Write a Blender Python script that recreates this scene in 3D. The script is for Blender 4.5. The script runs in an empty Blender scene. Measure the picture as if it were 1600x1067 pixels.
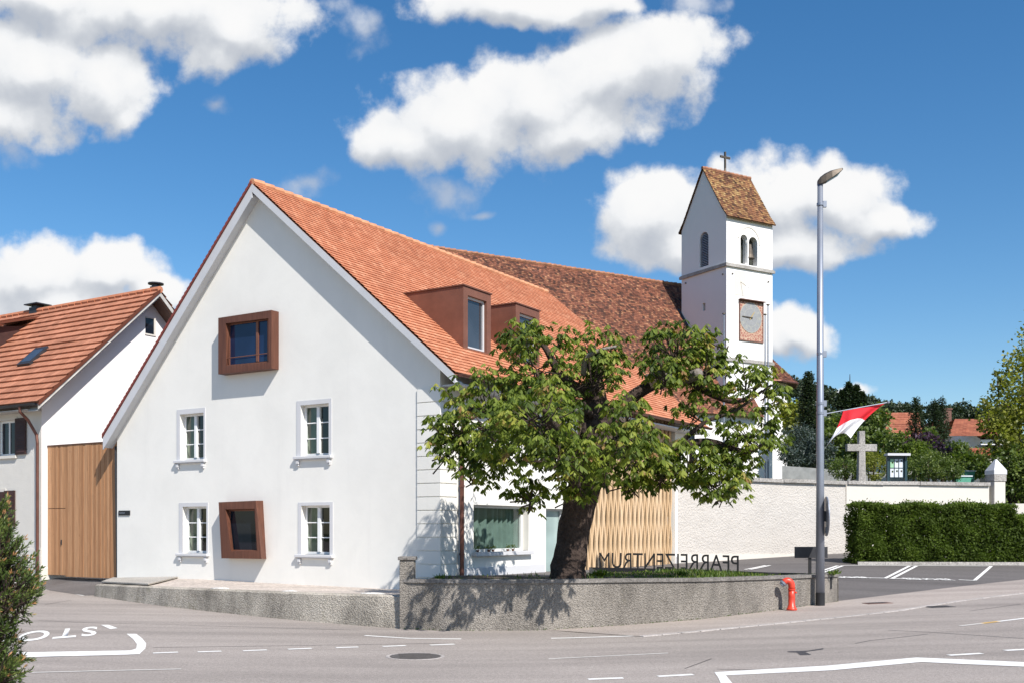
import bpy, bmesh, math, random
import numpy as np
from mathutils import Vector, Matrix
from mathutils.geometry import delaunay_2d_cdt
random.seed(7); RNG = np.random.default_rng(11)
SC = bpy.context.scene; COL = SC.collection
PI = math.pi; R = math.radians

# ------------------------------------------------------------------ camera, sky, sun, exposure
F_PX, HOR, CAMZ = 1650.0, 825.0, 2.0
cam_d = bpy.data.cameras.new('camera'); cam = bpy.data.objects.new('camera', cam_d); COL.objects.link(cam)
cam.location = (0, 0, CAMZ); cam.rotation_euler = (R(90), 0, 0)
cam_d.sensor_width = 36; cam_d.lens = 36*F_PX/1600; cam_d.shift_y = (HOR-533.5)/1600
cam_d.clip_start = .1; cam_d.clip_end = 5000; SC.camera = cam

SUN_AZ, SUN_EL = 32.0, 46.0          # azimuth from straight behind the camera towards the right
SUN_STRENGTH, SKY_STRENGTH, EXPOSURE = 4.6, .072, .52
sun_dir = Vector((math.sin(R(SUN_AZ))*math.cos(R(SUN_EL)), -math.cos(R(SUN_AZ))*math.cos(R(SUN_EL)), math.sin(R(SUN_EL))))
sl = bpy.data.lights.new('sun', 'SUN'); sun = bpy.data.objects.new('sun', sl); COL.objects.link(sun)
sl.energy = SUN_STRENGTH; sl.angle = R(.5); sl.color = (1, .955, .90)
sun.rotation_euler = sun_dir.to_track_quat('Z', 'Y').to_euler(); sun.location = (20, -20, 40)
SC.view_settings.view_transform = 'Standard'; SC.view_settings.look = 'None'
SC.view_settings.exposure = EXPOSURE; SC.view_settings.gamma = 1; SC.view_settings.use_curve_mapping = False
try:
    SC.cycles.max_bounces = 8; SC.cycles.transparent_max_bounces = 16; SC.cycles.caustics_reflective = False; SC.cycles.caustics_refractive = False
except Exception: pass

# ------------------------------------------------------------------ node helper
class NT:
    def __init__(s, tree): s.t = tree
    def n(s, typ, ins=None, out=0, **props):
        nd = s.t.nodes.new(typ)
        for k, v in props.items(): setattr(nd, k, v)
        for k, v in (ins or {}).items():
            if isinstance(v, bpy.types.NodeSocket): s.t.links.new(v, nd.inputs[k])
            else: nd.inputs[k].default_value = v
        return nd.outputs[out] if len(nd.outputs) else nd
    def m(s, op, a, b=0.0, c=None, clamp=False):
        ins = {0: a, 1: b}
        if c is not None: ins[2] = c
        return s.n('ShaderNodeMath', ins, operation=op, use_clamp=clamp)
    def mix(s, f, a, b, mode='MIX'):
        nd = s.t.nodes.new('ShaderNodeMix'); nd.data_type = 'RGBA'; nd.blend_type = mode; nd.clamp_factor = True
        for i, v in ((0, f), (6, a), (7, b)):
            if isinstance(v, bpy.types.NodeSocket): s.t.links.new(v, nd.inputs[i])
            else: nd.inputs[i].default_value = v if i == 0 else (*v[:3], 1)
        return nd.outputs[2]
    def ramp(s, f, stops, interp='LINEAR'):
        nd = s.t.nodes.new('ShaderNodeValToRGB'); cr = nd.color_ramp; cr.interpolation = interp
        while len(cr.elements) < len(stops): cr.elements.new(.5)
        for e, (p, c) in zip(cr.elements, stops):
            e.position = p; e.color = (*c[:3], 1) if not isinstance(c, (int, float)) else (c, c, c, 1)
        s.t.links.new(f, nd.inputs[0]); return nd.outputs[0]
    def noise(s, vec, scale, detail=4, rough=.55, dist=0.0, out=0):
        return s.n('ShaderNodeTexNoise', {'Vector': vec, 'Scale': scale, 'Detail': detail, 'Roughness': rough, 'Distortion': dist}, out=out)
    def map(s, vec, loc=(0, 0, 0), rot=(0, 0, 0), scale=(1, 1, 1), typ='POINT'):
        return s.n('ShaderNodeMapping', {'Vector': vec, 'Location': loc, 'Rotation': rot, 'Scale': scale}, vector_type=typ)
    def sstep(s, x, a, b):
        return s.n('ShaderNodeMapRange', {0: x, 1: a, 2: b, 3: 0.0, 4: 1.0}, interpolation_type='SMOOTHSTEP')

# ------------------------------------------------------------------ world: Nishita sky + cumulus clouds as a function of direction
w = bpy.data.worlds.new('World'); SC.world = w; w.cycles.sampling_method = 'NONE'; w.use_nodes = True
w.node_tree.nodes.clear(); W = NT(w.node_tree)
sky = w.node_tree.nodes.new('ShaderNodeTexSky'); sky.sky_type = 'NISHITA'; sky.sun_disc = False
sky.sun_elevation = R(SUN_EL); sky.sun_rotation = R(180-SUN_AZ); sky.altitude = 300
sky.air_density = 1.0; sky.dust_density = .7; sky.ozone_density = 2.2
d = W.n('ShaderNodeTexCoord'); sp = w.node_tree.nodes.new('ShaderNodeSeparateXYZ'); W.t.links.new(d, sp.inputs[0])
ysafe = W.m('MAXIMUM', sp.outputs[1], .12)
PU = W.m('ADD', W.m('MULTIPLY', W.m('DIVIDE', sp.outputs[0], ysafe), 16.5), 8.0)
PV = W.m('SUBTRACT', W.m('MULTIPLY', W.m('DIVIDE', sp.outputs[2], ysafe), 16.5), 8.25)
P2 = W.n('ShaderNodeCombineXYZ', {0: PU, 1: PV, 2: 0.0})
CLOUD_BIAS = .09
CLOUDS = [  # centre x, y, radii x, y, roll, body (units: hundredths of the tangent plane about +Y)
 (.55, 1.05, 1.55, 1.0, 0, 1), (1.5, 1.35, 1.0, .85, 0, 1), (-.3, 1.8, 1.5, .6, 0, 1), (1.9, 1.75, .6, .45, 0, .8),
 (2.3, .1, 2.6, .72, 0, 1), (3.7, .35, 1.15, .66, 0, 1), (3.4, .8, .65, .42, 0, .9), (.6, -.1, 1.7, .5, 0, 1),
 (9.6, 1.1, 1.85, .85, 14, 1), (7.3, 1.9, 1.6, .85, 5, 1), (10.3, .95, 1.1, .85, 0, 1), (8.3, 1.6, 1.7, .85, 8, 1), (6.4, 2.2, 1.05, .5, 0, 1), (8.9, 1.95, 1.5, .6, 12, 1),
 (8.0, .05, 1.7, .45, 0, 1), (9.3, 0, .9, .3, 0, 1),
 (10.25, 3.35, 1.05, .78, 0, 1), (12.0, 3.15, 1.35, .75, 0, 1), (13.1, 3.1, 1.05, .66, 0, 1), (11.0, 3.8, 1.5, .52, 0, 1), (13.8, 3.4, .72, .36, 0, 1), (12.4, 3.8, 1.3, .45, 0, 1),
 (12.55, 5.2, .55, .42, 0, 1), (12.0, 5.3, .7, .5, 0, 1), (13.25, 6.1, .4, .16, 0, .8),
 (.6, 4.3, 1.2, .62, 0, 1), (1.75, 4.2, 1.0, .5, 0, 1), (2.45, 4.5, .62, .42, 0, 1), (1.0, 4.75, 1.7, .5, 0, 1), (-1.5, 4.3, 1.5, .8, 0, 1),
 (20, 1.2, 2.2, .9, 0, 1), (-4, 1, 2.2, 1.1, 0, 1)]
WISPS = [
 (7.0, 3.0, .7, .5, 0, .8), (4.7, 2.9, .8, .4, 0, .8), (3.45, 1.6, .34, .24, 0, .8), (5.65, .5, .62, .6, 0, .8), (.2, 2.3, .5, .42, 0, .9),
 (6.9, 3.55, .22, .18, 0, .8), (10.9, .05, .8, .25, 0, .8), (5.2, .1, .6, .3, 0, .7), (7.6, 3.4, .2, .15, 0, .7)]
def body_group(name, lst):
    grp = bpy.data.node_groups.new(name, 'ShaderNodeTree')
    grp.interface.new_socket('p', in_out='INPUT', socket_type='NodeSocketVector'); grp.interface.new_socket('d', in_out='OUTPUT', socket_type='NodeSocketFloat')
    G = NT(grp); gi = grp.nodes.new('NodeGroupInput'); go = grp.nodes.new('NodeGroupOutput'); acc = None
    for cx, cy, rx, ry, rot, body in lst:
        pc_ = gi.outputs[0] if acc is None else G.n('ShaderNodeVectorMath', {0: acc, 1: (1e-7, 1e-7, 0), 2: gi.outputs[0]}, operation='MULTIPLY_ADD')   # chained, so the shader compiles in little memory
        q = G.map(pc_, (cx, -cy, 0), (0, 0, R(rot)), (rx, ry, 1), 'TEXTURE')
        ln = G.n('ShaderNodeVectorMath', {0: q}, out=1, operation='LENGTH')
        e = G.m('SUBTRACT', body, ln)
        acc = e if acc is None else G.m('SMOOTH_MAX', acc, e, .2)
    grp.links.new(acc, go.inputs[0]); return grp
grp = body_group('cloud_bodies', CLOUDS); grp_w = body_group('cloud_wisps', WISPS)
def bodies(p, g=grp):
    g_ = w.node_tree.nodes.new('ShaderNodeGroup'); g_.node_tree = g; W.t.links.new(p, g_.inputs[0]); return g_.outputs[0]
def fbm(p, scale, detail, rough): return W.m('SUBTRACT', W.n('ShaderNodeTexNoise', {'Vector': p, 'Scale': scale, 'Detail': detail, 'Roughness': rough}, noise_dimensions='2D'), .5)
def vadd(a_, b_): return W.n('ShaderNodeVectorMath', {0: a_, 1: b_}, operation='ADD')
warp = W.n('ShaderNodeTexNoise', {'Vector': P2, 'Scale': .9, 'Detail': 3.0, 'Roughness': .5}, out=1, noise_dimensions='2D')
wp = W.n('ShaderNodeVectorMath', {0: vadd(warp, (-.5, -.5, -.5)), 3: .5}, operation='SCALE')
wp = W.n('ShaderNodeVectorMath', {0: wp, 1: (1, 1, 0)}, operation='MULTIPLY')
PW = vadd(P2, wp)
vor = W.n('ShaderNodeTexVoronoi', {'Vector': PW, 'Scale': 2.1}, feature='F1', voronoi_dimensions='2D')
e0 = bodies(PW)
nz = W.m('ADD', W.m('MULTIPLY', fbm(P2, 1.15, 10.0, .60), 1.10), W.m('MULTIPLY', W.m('SUBTRACT', .40, vor), .30))
d0 = W.m('ADD', W.m('ADD', e0, nz), CLOUD_BIAS)
OFF = (.12, .40, 0)
P3 = W.n('ShaderNodeVectorMath', {0: e0, 1: (1e-7, 1e-7, 0), 2: vadd(PW, OFF)}, operation='MULTIPLY_ADD')
e1 = bodies(P3)
n1 = W.m('MULTIPLY', fbm(vadd(P2, (.05, .14, 0)), 1.3, 5.0, .55), 1.12)
ew = bodies(W.n('ShaderNodeVectorMath', {0: e1, 1: (1e-7, 1e-7, 0), 2: PW}, operation='MULTIPLY_ADD'), grp_w)
dw_ = W.m('ADD', ew, W.m('MULTIPLY', nz, 1.5))
alpha = W.m('MAXIMUM', W.sstep(d0, -.06, .42), W.m('MULTIPLY', W.sstep(dw_, -.1, .9), .62))
alpha = W.m('MULTIPLY', alpha, W.sstep(sp.outputs[1], .14, .3))
lit = W.m('ADD', W.m('MULTIPLY', W.m('SUBTRACT', e0, e1), 1.0), W.m('MULTIPLY', W.m('SUBTRACT', nz, n1), .55))
lit = W.sstep(lit, -.62, .58)
CW = 6.9
ccol = W.ramp(lit, [(0, (.52, .56, .63)), (.35, (.70, .73, .775)), (.68, (.92, .935, .955)), (1, (1, 1, 1))])
ccol = W.n('ShaderNodeVectorMath', {0: ccol, 3: CW*1.35}, operation='SCALE')
hs = W.n('ShaderNodeHueSaturation', {'Hue': .499, 'Saturation': 1.32, 'Value': 1.36, 'Color': sky.outputs[0]})
wc = W.mix(alpha, hs, ccol)
bg = W.n('ShaderNodeBackground', {0: wc, 1: SKY_STRENGTH*1.0})
wo = w.node_tree.nodes.new('ShaderNodeOutputWorld'); W.t.links.new(bg, wo.inputs[0])

# ------------------------------------------------------------------ geometry helpers
def ray(px, py): return Vector(((px-800)/F_PX, 1.0, (HOR-py)/F_PX))
def at(px, py, depth): return Vector((0, 0, CAMZ)) + ray(px, py)*depth
class Frame:
    def __init__(s, origin, ang):
        s.o = Vector(origin); s.a = ang
        s.M = Matrix.Translation(s.o) @ Matrix.Rotation(ang, 4, 'Z'); s.I = s.M.inverted()
    def plane(s, px, py, axis, val):           # a picture point on the local plane axis = val
        o = s.I @ Vector((0, 0, CAMZ)); dr = s.I.to_3x3() @ ray(px, py)
        return o + dr*((val-o[axis])/dr[axis])
    def hit(s, px, py, pt, nrm):
        o = s.I @ Vector((0, 0, CAMZ)); dr = s.I.to_3x3() @ ray(px, py)
        return o + dr*((Vector(pt)-o).dot(nrm)/dr.dot(nrm))

class MB:
    def __init__(s): s.v = []; s.f = []; s.uv = []; s.r = []
    def face(s, pts, uv=None, r=0.0):
        i = len(s.v); s.v += [tuple(p) for p in pts]; s.f.append(tuple(range(i, i+len(pts))))
        s.uv += list(uv) if uv else [(0, 0)]*len(pts); s.r += [r]*len(pts)
    def box(s, a, b, r=0.0):
        (x0, y0, z0), (x1, y1, z1) = [min(p, q) for p, q in zip(a, b)], [max(p, q) for p, q in zip(a, b)]
        s.hexa([(x0, y0, z0), (x1, y0, z0), (x1, y1, z0), (x0, y1, z0)], [(x0, y0, z1), (x1, y0, z1), (x1, y1, z1), (x0, y1, z1)], r)
    def hexa(s, lo, up, r=0.0):                # two rings of corners
        n = len(lo)
        s.face(list(reversed(lo)), r=r); s.face(up, r=r)
        for i in range(n):
            j = (i+1) % n; s.face([lo[i], lo[j], up[j], up[i]], r=r)
    def tube(s, pts, rad, n=8, caps=True, r=0.0):
        pts = [Vector(p) for p in pts]
        if not hasattr(rad, '__len__'): rad = [rad]*len(pts)
        rings = []; up = Vector((0, 0, 1))
        for i, p in enumerate(pts):
            t = (pts[min(i+1, len(pts)-1)]-pts[max(i-1, 0)]).normalized()
            if i == 0:
                a = t.cross(up)
                if a.length < .05: a = t.cross(Vector((1, 0, 0)))
            else: a = a-t*a.dot(t)          # carried along, so the rings never twist
            a.normalize(); b = t.cross(a).normalized()
            rings.append([p+(a*math.cos(2*PI*k/n)+b*math.sin(2*PI*k/n))*rad[i] for k in range(n)])
        base = len(s.v)
        for ring in rings: s.v += [tuple(q) for q in ring]
        s.uv += [(0, 0)]*(n*len(rings)); s.r += [r]*(n*len(rings))
        for i in range(len(rings)-1):
            for k in range(n):
                k2 = (k+1) % n
                s.f.append((base+i*n+k, base+(i+1)*n+k, base+(i+1)*n+k2, base+i*n+k2))
        if caps: s.f.append(tuple(base+k for k in range(n))); s.f.append(tuple(base+(len(rings)-1)*n+k for k in reversed(range(n))))
    def lathe(s, c, prof, n=16):               # profile of (radius, height) about a vertical axis
        base = len(s.v); c = Vector(c)
        for (ra, h) in prof:
            s.v += [(c.x+ra*math.cos(2*PI*k/n), c.y+ra*math.sin(2*PI*k/n), c.z+h) for k in range(n)]
        s.uv += [(0, 0)]*(n*len(prof)); s.r += [0]*(n*len(prof))
        for i in range(len(prof)-1):
            for k in range(n):
                k2 = (k+1) % n; s.f.append((base+i*n+k, base+i*n+k2, base+(i+1)*n+k2, base+(i+1)*n+k))
        s.f.append(tuple(base+k for k in reversed(range(n)))); s.f.append(tuple(base+(len(prof)-1)*n+k for k in range(n)))
    def prism(s, poly, axis, a, b):            # polygon in the two other axes, from a to b along axis
        def put(p, t):
            q = list(p); q.insert(axis, t); return tuple(q)
        s.hexa([put(p, a) for p in poly], [put(p, b) for p in poly])
    def tiles(s, A, eu, ev, u0, u1, LV, e, h, jit=0.0, taper=(0, 0), sub=None):   # overlapping courses of roof tiles
        A, eu, ev = Vector(A), Vector(eu).normalized(), Vector(ev).normalized(); nn = eu.cross(ev).normalized()
        if nn.z < 0: nn = -nn
        rows = max(1, int(round(LV/e))); e = LV/rows
        for i in range(rows):
            t0, t1 = i/rows, (i+1)/rows
            a0, b0 = u0+taper[0]*t0, u1-taper[1]*t0; a1, b1 = u0+taper[0]*t1, u1-taper[1]*t1
            n = max(1, int((b0-a0)/sub)) if sub else 1
            lo, up, bs = [], [], []
            for k in range(n+1):
                f = k/n; ua, ub = a0+(b0-a0)*f, a1+(b1-a1)*f
                j = random.uniform(-jit, jit); jv = random.uniform(-jit, jit)*1.2
                lo.append((A+eu*ua+ev*(e*i+jv)+nn*(h+j), (ua, e*i+1e-3)))
                up.append((A+eu*ub+ev*(e*(i+1)+jit*1.2)+nn*(0+jit*.2), (ub, e*(i+1)-1e-3)))
                bs.append((A+eu*ua+ev*(e*i+jv)-nn*.01, (ua, e*i+2e-3)))
            for k in range(n):
                s.face([lo[k][0], lo[k+1][0], up[k+1][0], up[k][0]], [lo[k][1], lo[k+1][1], up[k+1][1], up[k][1]])
                s.face([bs[k][0], bs[k+1][0], lo[k+1][0], lo[k][0]], [bs[k][1], bs[k+1][1], lo[k+1][1], lo[k][1]])
    def build(s, name, mat, parent=None, smooth=False, bevel=0.0, fix=True, out=None):
        me = bpy.data.meshes.new(name); me.from_pydata(s.v, [], s.f)
        uvl = me.uv_layers.new(name='UVMap')
        li = np.empty(len(me.loops), dtype=np.int32); me.loops.foreach_get('vertex_index', li)
        uvl.data.foreach_set('uv', np.array(s.uv, dtype=np.float32)[li].ravel())
        at_ = me.attributes.new('rnd', 'FLOAT', 'POINT'); at_.data.foreach_set('value', np.array(s.r, dtype=np.float32))
        if fix:
            bm = bmesh.new(); bm.from_mesh(me); bmesh.ops.remove_doubles(bm, verts=bm.verts, dist=1e-5)
            bmesh.ops.recalc_face_normals(bm, faces=bm.faces); bm.to_mesh(me); bm.free()
        if out and sum(p.normal.dot(Vector(out))*p.area for p in me.polygons) < 0: me.flip_normals()
        if smooth: me.polygons.foreach_set('use_smooth', [True]*len(me.polygons))
        me.materials.append(mat)
        o = bpy.data.objects.new(name, me); COL.objects.link(o)
        if parent: o.parent = parent
        if bevel:
            md = o.modifiers.new('bevel', 'BEVEL'); md.width = bevel; md.segments = 2; md.limit_method = 'ANGLE'; md.angle_limit = R(40)
        return o

def tag(o, label, cat, group=None, kind=None):
    if label: o['label'] = label
    if cat: o['category'] = cat
    if group: o['group'] = group
    if kind: o['kind'] = kind
    return o
def thing(name, label, cat, loc=(0, 0, 0), rz=0.0, group=None, kind=None):
    o = bpy.data.objects.new(name, None); COL.objects.link(o); o.location = loc; o.rotation_euler = (0, 0, rz); o.empty_display_size = .3
    return tag(o, label, cat, group, kind)
def copy_tree(o, parent=None):
    c = o.copy(); COL.objects.link(c)
    if parent: c.parent = parent
    for ch in list(o.children): copy_tree(ch, c)
    return c

def cdt(loops, inside, extra=()):
    vs, es = [], []
    for lp in loops:
        b = len(vs); vs += [Vector(p[:2]) for p in lp]; es += [(b+i, b+(i+1) % len(lp)) for i in range(len(lp))]
    vs += [Vector(p[:2]) for p in extra]
    ov, oe, of, *_ = delaunay_2d_cdt(vs, es, [], 0, 1e-5)
    fs = [f for f in of if inside(sum((ov[i] for i in f), Vector((0, 0)))/len(f))]
    return ov, fs
def pip(p, poly):
    c = False; n = len(poly); j = n-1
    for i in range(n):
        if (poly[i][1] > p[1]) != (poly[j][1] > p[1]) and p[0] < (poly[j][0]-poly[i][0])*(p[1]-poly[i][1])/(poly[j][1]-poly[i][1])+poly[i][0]: c = not c
        j = i
    return c
def sheet(name, poly, zf, step, mat, dz=0.0, parent=None):
    xs = [p[0] for p in poly]; ys = [p[1] for p in poly]; dense = []
    for i in range(len(poly)):
        a, b = Vector(poly[i][:2]), Vector(poly[(i+1) % len(poly)][:2]); n = max(1, int((b-a).length/step))
        dense += [a+(b-a)*(k/n) for k in range(n)]
    ex = []
    x = min(xs)+step/2
    while x < max(xs):
        y = min(ys)+step/2
        while y < max(ys):
            if pip((x, y), poly): ex.append((x+random.uniform(-.1, .1)*step, y+random.uniform(-.1, .1)*step))
            y += step
        x += step
    ov, fs = cdt([dense], lambda p: pip(p, poly), ex)
    mb = MB(); mb.v = [(p.x, p.y, zf(p.x, p.y)+dz) for p in ov]; mb.f = [tuple(f) for f in fs]; mb.uv = [(p.x, p.y) for p in ov]; mb.r = [0]*len(ov)
    o = mb.build(name, mat, parent, smooth=True)
    if len(o.data.polygons) and sum(p.normal.z for p in o.data.polygons) < 0: o.data.flip_normals()
    return o
def wall_face(mb, outline, holes, put, reveal):
    """wall polygon (2-D) with rectangular/quad holes; put(u, z, d) -> point, d = depth into the wall; reveals go `reveal` deep"""
    ov, fs = cdt([outline]+holes, lambda p: pip(p, outline) and not any(pip(p, h) for h in holes))
    for f in fs: mb.face([put(ov[i].x, ov[i].y, 0) for i in f])
    for h in holes:
        for i in range(len(h)):
            a, b = h[i], h[(i+1) % len(h)]
            mb.face([put(a[0], a[1], 0), put(b[0], b[1], 0), put(b[0], b[1], reveal), put(a[0], a[1], reveal)])
def rect(u0, u1, z0, z1): return [(u0, z0), (u1, z0), (u1, z1), (u0, z1)]

# ------------------------------------------------------------------ materials
def new_mat(name):
    m = bpy.data.materials.new(name); m.use_nodes = True; m.node_tree.nodes.clear(); return m, NT(m.node_tree)
def finish(m, N, color, rough=.7, bump=None, bstr=.3, bdist=.01, spec=.4, metal=0.0, trans=None, **kw):
    ins = {'Base Color': color if isinstance(color, bpy.types.NodeSocket) else (*color[:3], 1), 'Roughness': rough, 'Metallic': metal, 'Specular IOR Level': spec}
    ins.update(kw)
    if bump is not None: ins['Normal'] = N.n('ShaderNodeBump', {'Strength': bstr, 'Distance': bdist, 'Height': bump})
    b = N.n('ShaderNodeBsdfPrincipled', ins)
    if trans is not None:
        tcol = N.mix(1.0, color, (1.15, 1.3, .45), 'MULTIPLY') if isinstance(color, bpy.types.NodeSocket) else color
        tr = N.n('ShaderNodeBsdfTranslucent', {0: tcol}); b = N.n('ShaderNodeMixShader', {0: trans, 1: b, 2: tr})
    N.n('ShaderNodeOutputMaterial', {0: b}); return m
def obj_co(N): return N.n('ShaderNodeTexCoord', out=3)
def M_plain(name, col, rough=.6, var=.12, scale=3.0, bstr=.15, bscale=40, metal=0.0, spec=.4, bdist=.005):
    m, N = new_mat(name); c = obj_co(N)
    f = N.noise(c, scale, 5, .6); lo = [x*(1-var) for x in col]; hi = [min(1, x*(1+var)) for x in col]
    return finish(m, N, N.ramp(f, [(.3, lo), (.7, hi)]), rough, N.noise(c, bscale, 4, .6), bstr, bdist, spec, metal)
def M_plaster(name, col, var=.03, bstr=.25, bscale=22, bdist=.01, streak=.0, stain=(.6, .58, .55)):
    m, N = new_mat(name); c = obj_co(N)
    f = N.noise(c, .7, 6, .6, .3); base = N.ramp(f, [(.25, [x*(1-var) for x in col]), (.6, col), (.85, [x*(1-var*.6) for x in col])])
    if streak:
        s = N.noise(N.map(c, scale=(1.4, 1.4, .12)), 1.6, 5, .62); s = N.sstep(s, .56, .78)
        base = N.mix(N.m('MULTIPLY', s, streak), base, stain)
    b = N.m('ADD', N.noise(c, bscale, 4, .65), N.m('MULTIPLY', N.noise(c, 2.2, 3, .5), .8))
    return finish(m, N, base, .85, b, bstr, bdist, .25)
def M_tiles(name, tw, e, stops, gap=.35, big=.25, moss=None, bdist=.012, bstr=.6):
    m, N = new_mat(name); uv = N.n('ShaderNodeUVMap', uv_map='UVMap')
    sx = N.t.nodes.new('ShaderNodeSeparateXYZ'); N.t.links.new(uv, sx.inputs[0])
    row = N.m('FLOOR', N.m('DIVIDE', sx.outputs[1], e)); uu = N.m('ADD', N.m('DIVIDE', sx.outputs[0], tw), N.m('MULTIPLY', N.m('MODULO', row, 2.0), .5))
    col = N.m('FLOOR', uu); fr = N.m('FRACT', uu); fv = N.m('FRACT', N.m('DIVIDE', sx.outputs[1], e))
    wn = N.n('ShaderNodeTexWhiteNoise', {'Vector': N.n('ShaderNodeCombineXYZ', {0: col, 1: row})}, noise_dimensions='3D')
    c = N.ramp(wn, stops)
    bn = N.noise(uv, .5, 5, .6, .4); c = N.mix(1.0, c, N.ramp(bn, [(.3, 1-big), (.7, 1+big*.6)]), 'MULTIPLY')
    sn = N.noise(uv, 30, 4, .6); c = N.mix(1.0, c, N.ramp(sn, [(.3, .86), (.7, 1.1)]), 'MULTIPLY')
    if moss:
        mn = N.sstep(N.noise(uv, 1.1, 6, .7), .52, .70); c = N.mix(N.m('MULTIPLY', mn, moss[1]), c, moss[0])
    edge = N.m('MULTIPLY', N.sstep(fr, 0.0, .07), N.sstep(N.m('SUBTRACT', 1.0, fr), 0.0, .07))
    c = N.mix(edge, N.mix(1.0, c, (gap, gap, gap), 'MULTIPLY'), c)
    h = N.m('ADD', edge, N.m('MULTIPLY', wn, .35))
    return finish(m, N, c, .78, h, bstr, bdist, .25)
def M_asphalt(name, col, var=.12, patch=.14, spk=.35):
    m, N = new_mat(name); c = obj_co(N)
    sp1 = N.noise(c, 75, 3, .7); sp2 = N.noise(c, 260, 2, .6)
    base = N.ramp(N.noise(N.map(c, scale=(.35, 1, 1)), .55, 6, .62, .3), [(.28, [x*(1-patch) for x in col]), (.72, [x*(1+patch*.7) for x in col])])
    base = N.mix(1.0, base, N.ramp(sp1, [(.3, 1-spk), (.5, 1.0), (.72, 1+spk)]), 'MULTIPLY')
    base = N.mix(1.0, base, N.ramp(sp2, [(.3, .8), (.7, 1.2)]), 'MULTIPLY')
    base = N.mix(1.0, base, N.ramp(N.noise(c, 26, 3, .7), [(.3, .80), (.5, 1.0), (.7, 1.2)]), 'MULTIPLY')
    trk = N.noise(N.map(c, rot=(0, 0, R(-8)), scale=(.05, 1.1, 1)), 1.0, 4, .6); base = N.mix(1.0, base, N.ramp(trk, [(.35, .86), (.6, 1.06)]), 'MULTIPLY')
    st = N.sstep(N.noise(c, 1.7, 7, .75, .6), .62, .72); base = N.mix(N.m('MULTIPLY', st, .22), base, [x*.45 for x in col])
    return finish(m, N, base, .9, N.m('ADD', sp1, sp2), .35, .004, .25)
def M_leaf(name, stops, trans=.35, rough=.45, spec=.35):
    m, N = new_mat(name); a = N.n('ShaderNodeAttribute', out=2, attribute_name='rnd')
    c = N.ramp(a, stops); return finish(m, N, c, rough, spec=spec, trans=trans)
def M_wood(name, stops, w=.11, axis=1, grain=.25, rough=.7):
    m, N = new_mat(name); c = obj_co(N); a = N.n('ShaderNodeAttribute', out=2, attribute_name='rnd')
    base = N.ramp(a, stops)
    g_ = N.noise(N.map(c, scale=(22, 22, .9)), 1.6, 6, .65, .6)
    base = N.mix(1.0, base, N.ramp(g_, [(.3, 1-grain), (.55, 1.0), (.75, 1+grain*.5)]), 'MULTIPLY')
    kn = N.sstep(N.noise(N.map(c, scale=(5, 5, 1.6)), 2.2, 3, .5), .68, .78); base = N.mix(N.m('MULTIPLY', kn, .45), base, (.16, .07, .03))
    return finish(m, N, base, rough, g_, .25, .004, .3)
def M_concrete(name, col, rough_b=.8, dark=.5, moss=.0, bscale=24, bdist=.03):
    m, N = new_mat(name); c = obj_co(N)
    v = N.n('ShaderNodeTexVoronoi', {'Vector': c, 'Scale': bscale*1.3, 'Randomness': 1.0}); n = N.noise(c, bscale, 6, .7)
    base = N.ramp(n, [(.28, [x*.45 for x in col]), (.5, col), (.72, [x*1.45 for x in col])])
    big = N.noise(N.map(c, scale=(1, 1, .5)), .9, 6, .65, .4); base = N.mix(1.0, base, N.ramp(big, [(.3, dark), (.62, 1.12)]), 'MULTIPLY')
    if moss:
        ms = N.sstep(N.noise(c, 2.6, 5, .7), .56, .72); base = N.mix(N.m('MULTIPLY', ms, moss), base, (.13, .12, .045))
    return finish(m, N, base, .95, N.m('ADD', n, N.m('MULTIPLY', v, .7)), rough_b, bdist, .15)
def M_glass(name, tint=(.62, .74, .70)):
    m, N = new_mat(name)
    bf = N.n('ShaderNodeNewGeometry', out=6); fr = N.n('ShaderNodeFresnel', {0: N.m('MULTIPLY_ADD', bf, 1/1.52-1.52, 1.52)}); fr = N.m('ADD', fr, .015)
    t = N.n('ShaderNodeBsdfTransparent', {0: (*tint, 1)}); g_ = N.n('ShaderNodeBsdfGlossy', {0: (1, 1, 1, 1), 1: .015})
    b = N.n('ShaderNodeMixShader', {0: fr, 1: t, 2: g_}); o = N.t.nodes.new('ShaderNodeOutputMaterial'); N.t.links.new(b, o.inputs[0]); return m
def M_dark_glass(name, col=(.012, .018, .03), rough=.03, spec=1.0):
    m, N = new_mat(name); c = obj_co(N)
    return finish(m, N, N.ramp(N.noise(c, .8, 2, .5), [(.35, [x*.6 for x in col]), (.65, col)]), rough, spec=spec)

MAT = {}
MAT['wall'] = M_plaster('white_render', (.82, .80, .745), .08, .16, 10, .012, .17)
MAT['wall_side'] = MAT['wall']
MAT['trim'] = M_plaster('grey_white_stone_trim', (.60, .60, .61), .07, .2, 40, .004, .15)
MAT['church'] = M_plaster('church_limewash', (.80, .785, .765), .035, .2, 8, .02, .12)
MAT['neighbour'] = M_plaster('neighbour_render', (.82, .79, .77), .03, .15, 30, .006)
MAT['neighbour_rough'] = M_plaster('neighbour_rough_cast', (.70, .67, .61), .05, .7, 38, .02)
MAT['rough_white'] = M_plaster('rough_white_render', (.56, .525, .48), .08, .9, 15, .05, .2)
MAT['smooth_cream'] = M_plaster('cream_render', (.64, .605, .545), .05, .3, 18, .012, .15)
MAT['plinth'] = M_plain('cement_plinth', (.55, .53, .49), .85, .2, 2, .3, 30)
MAT['roof_new'] = M_tiles('new_clay_plain_tiles', .17, .155, [(0, (.45, .175, .094)), (.45, (.515, .200, .104)), (.8, (.55, .235, .130)), (1, (.60, .285, .165))], .45, .09)
MAT['roof_left'] = M_tiles('old_left_slope_tiles', .17, .155, [(0, (.20, .06, .035)), (1, (.34, .11, .06))], .45, .2)
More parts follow.
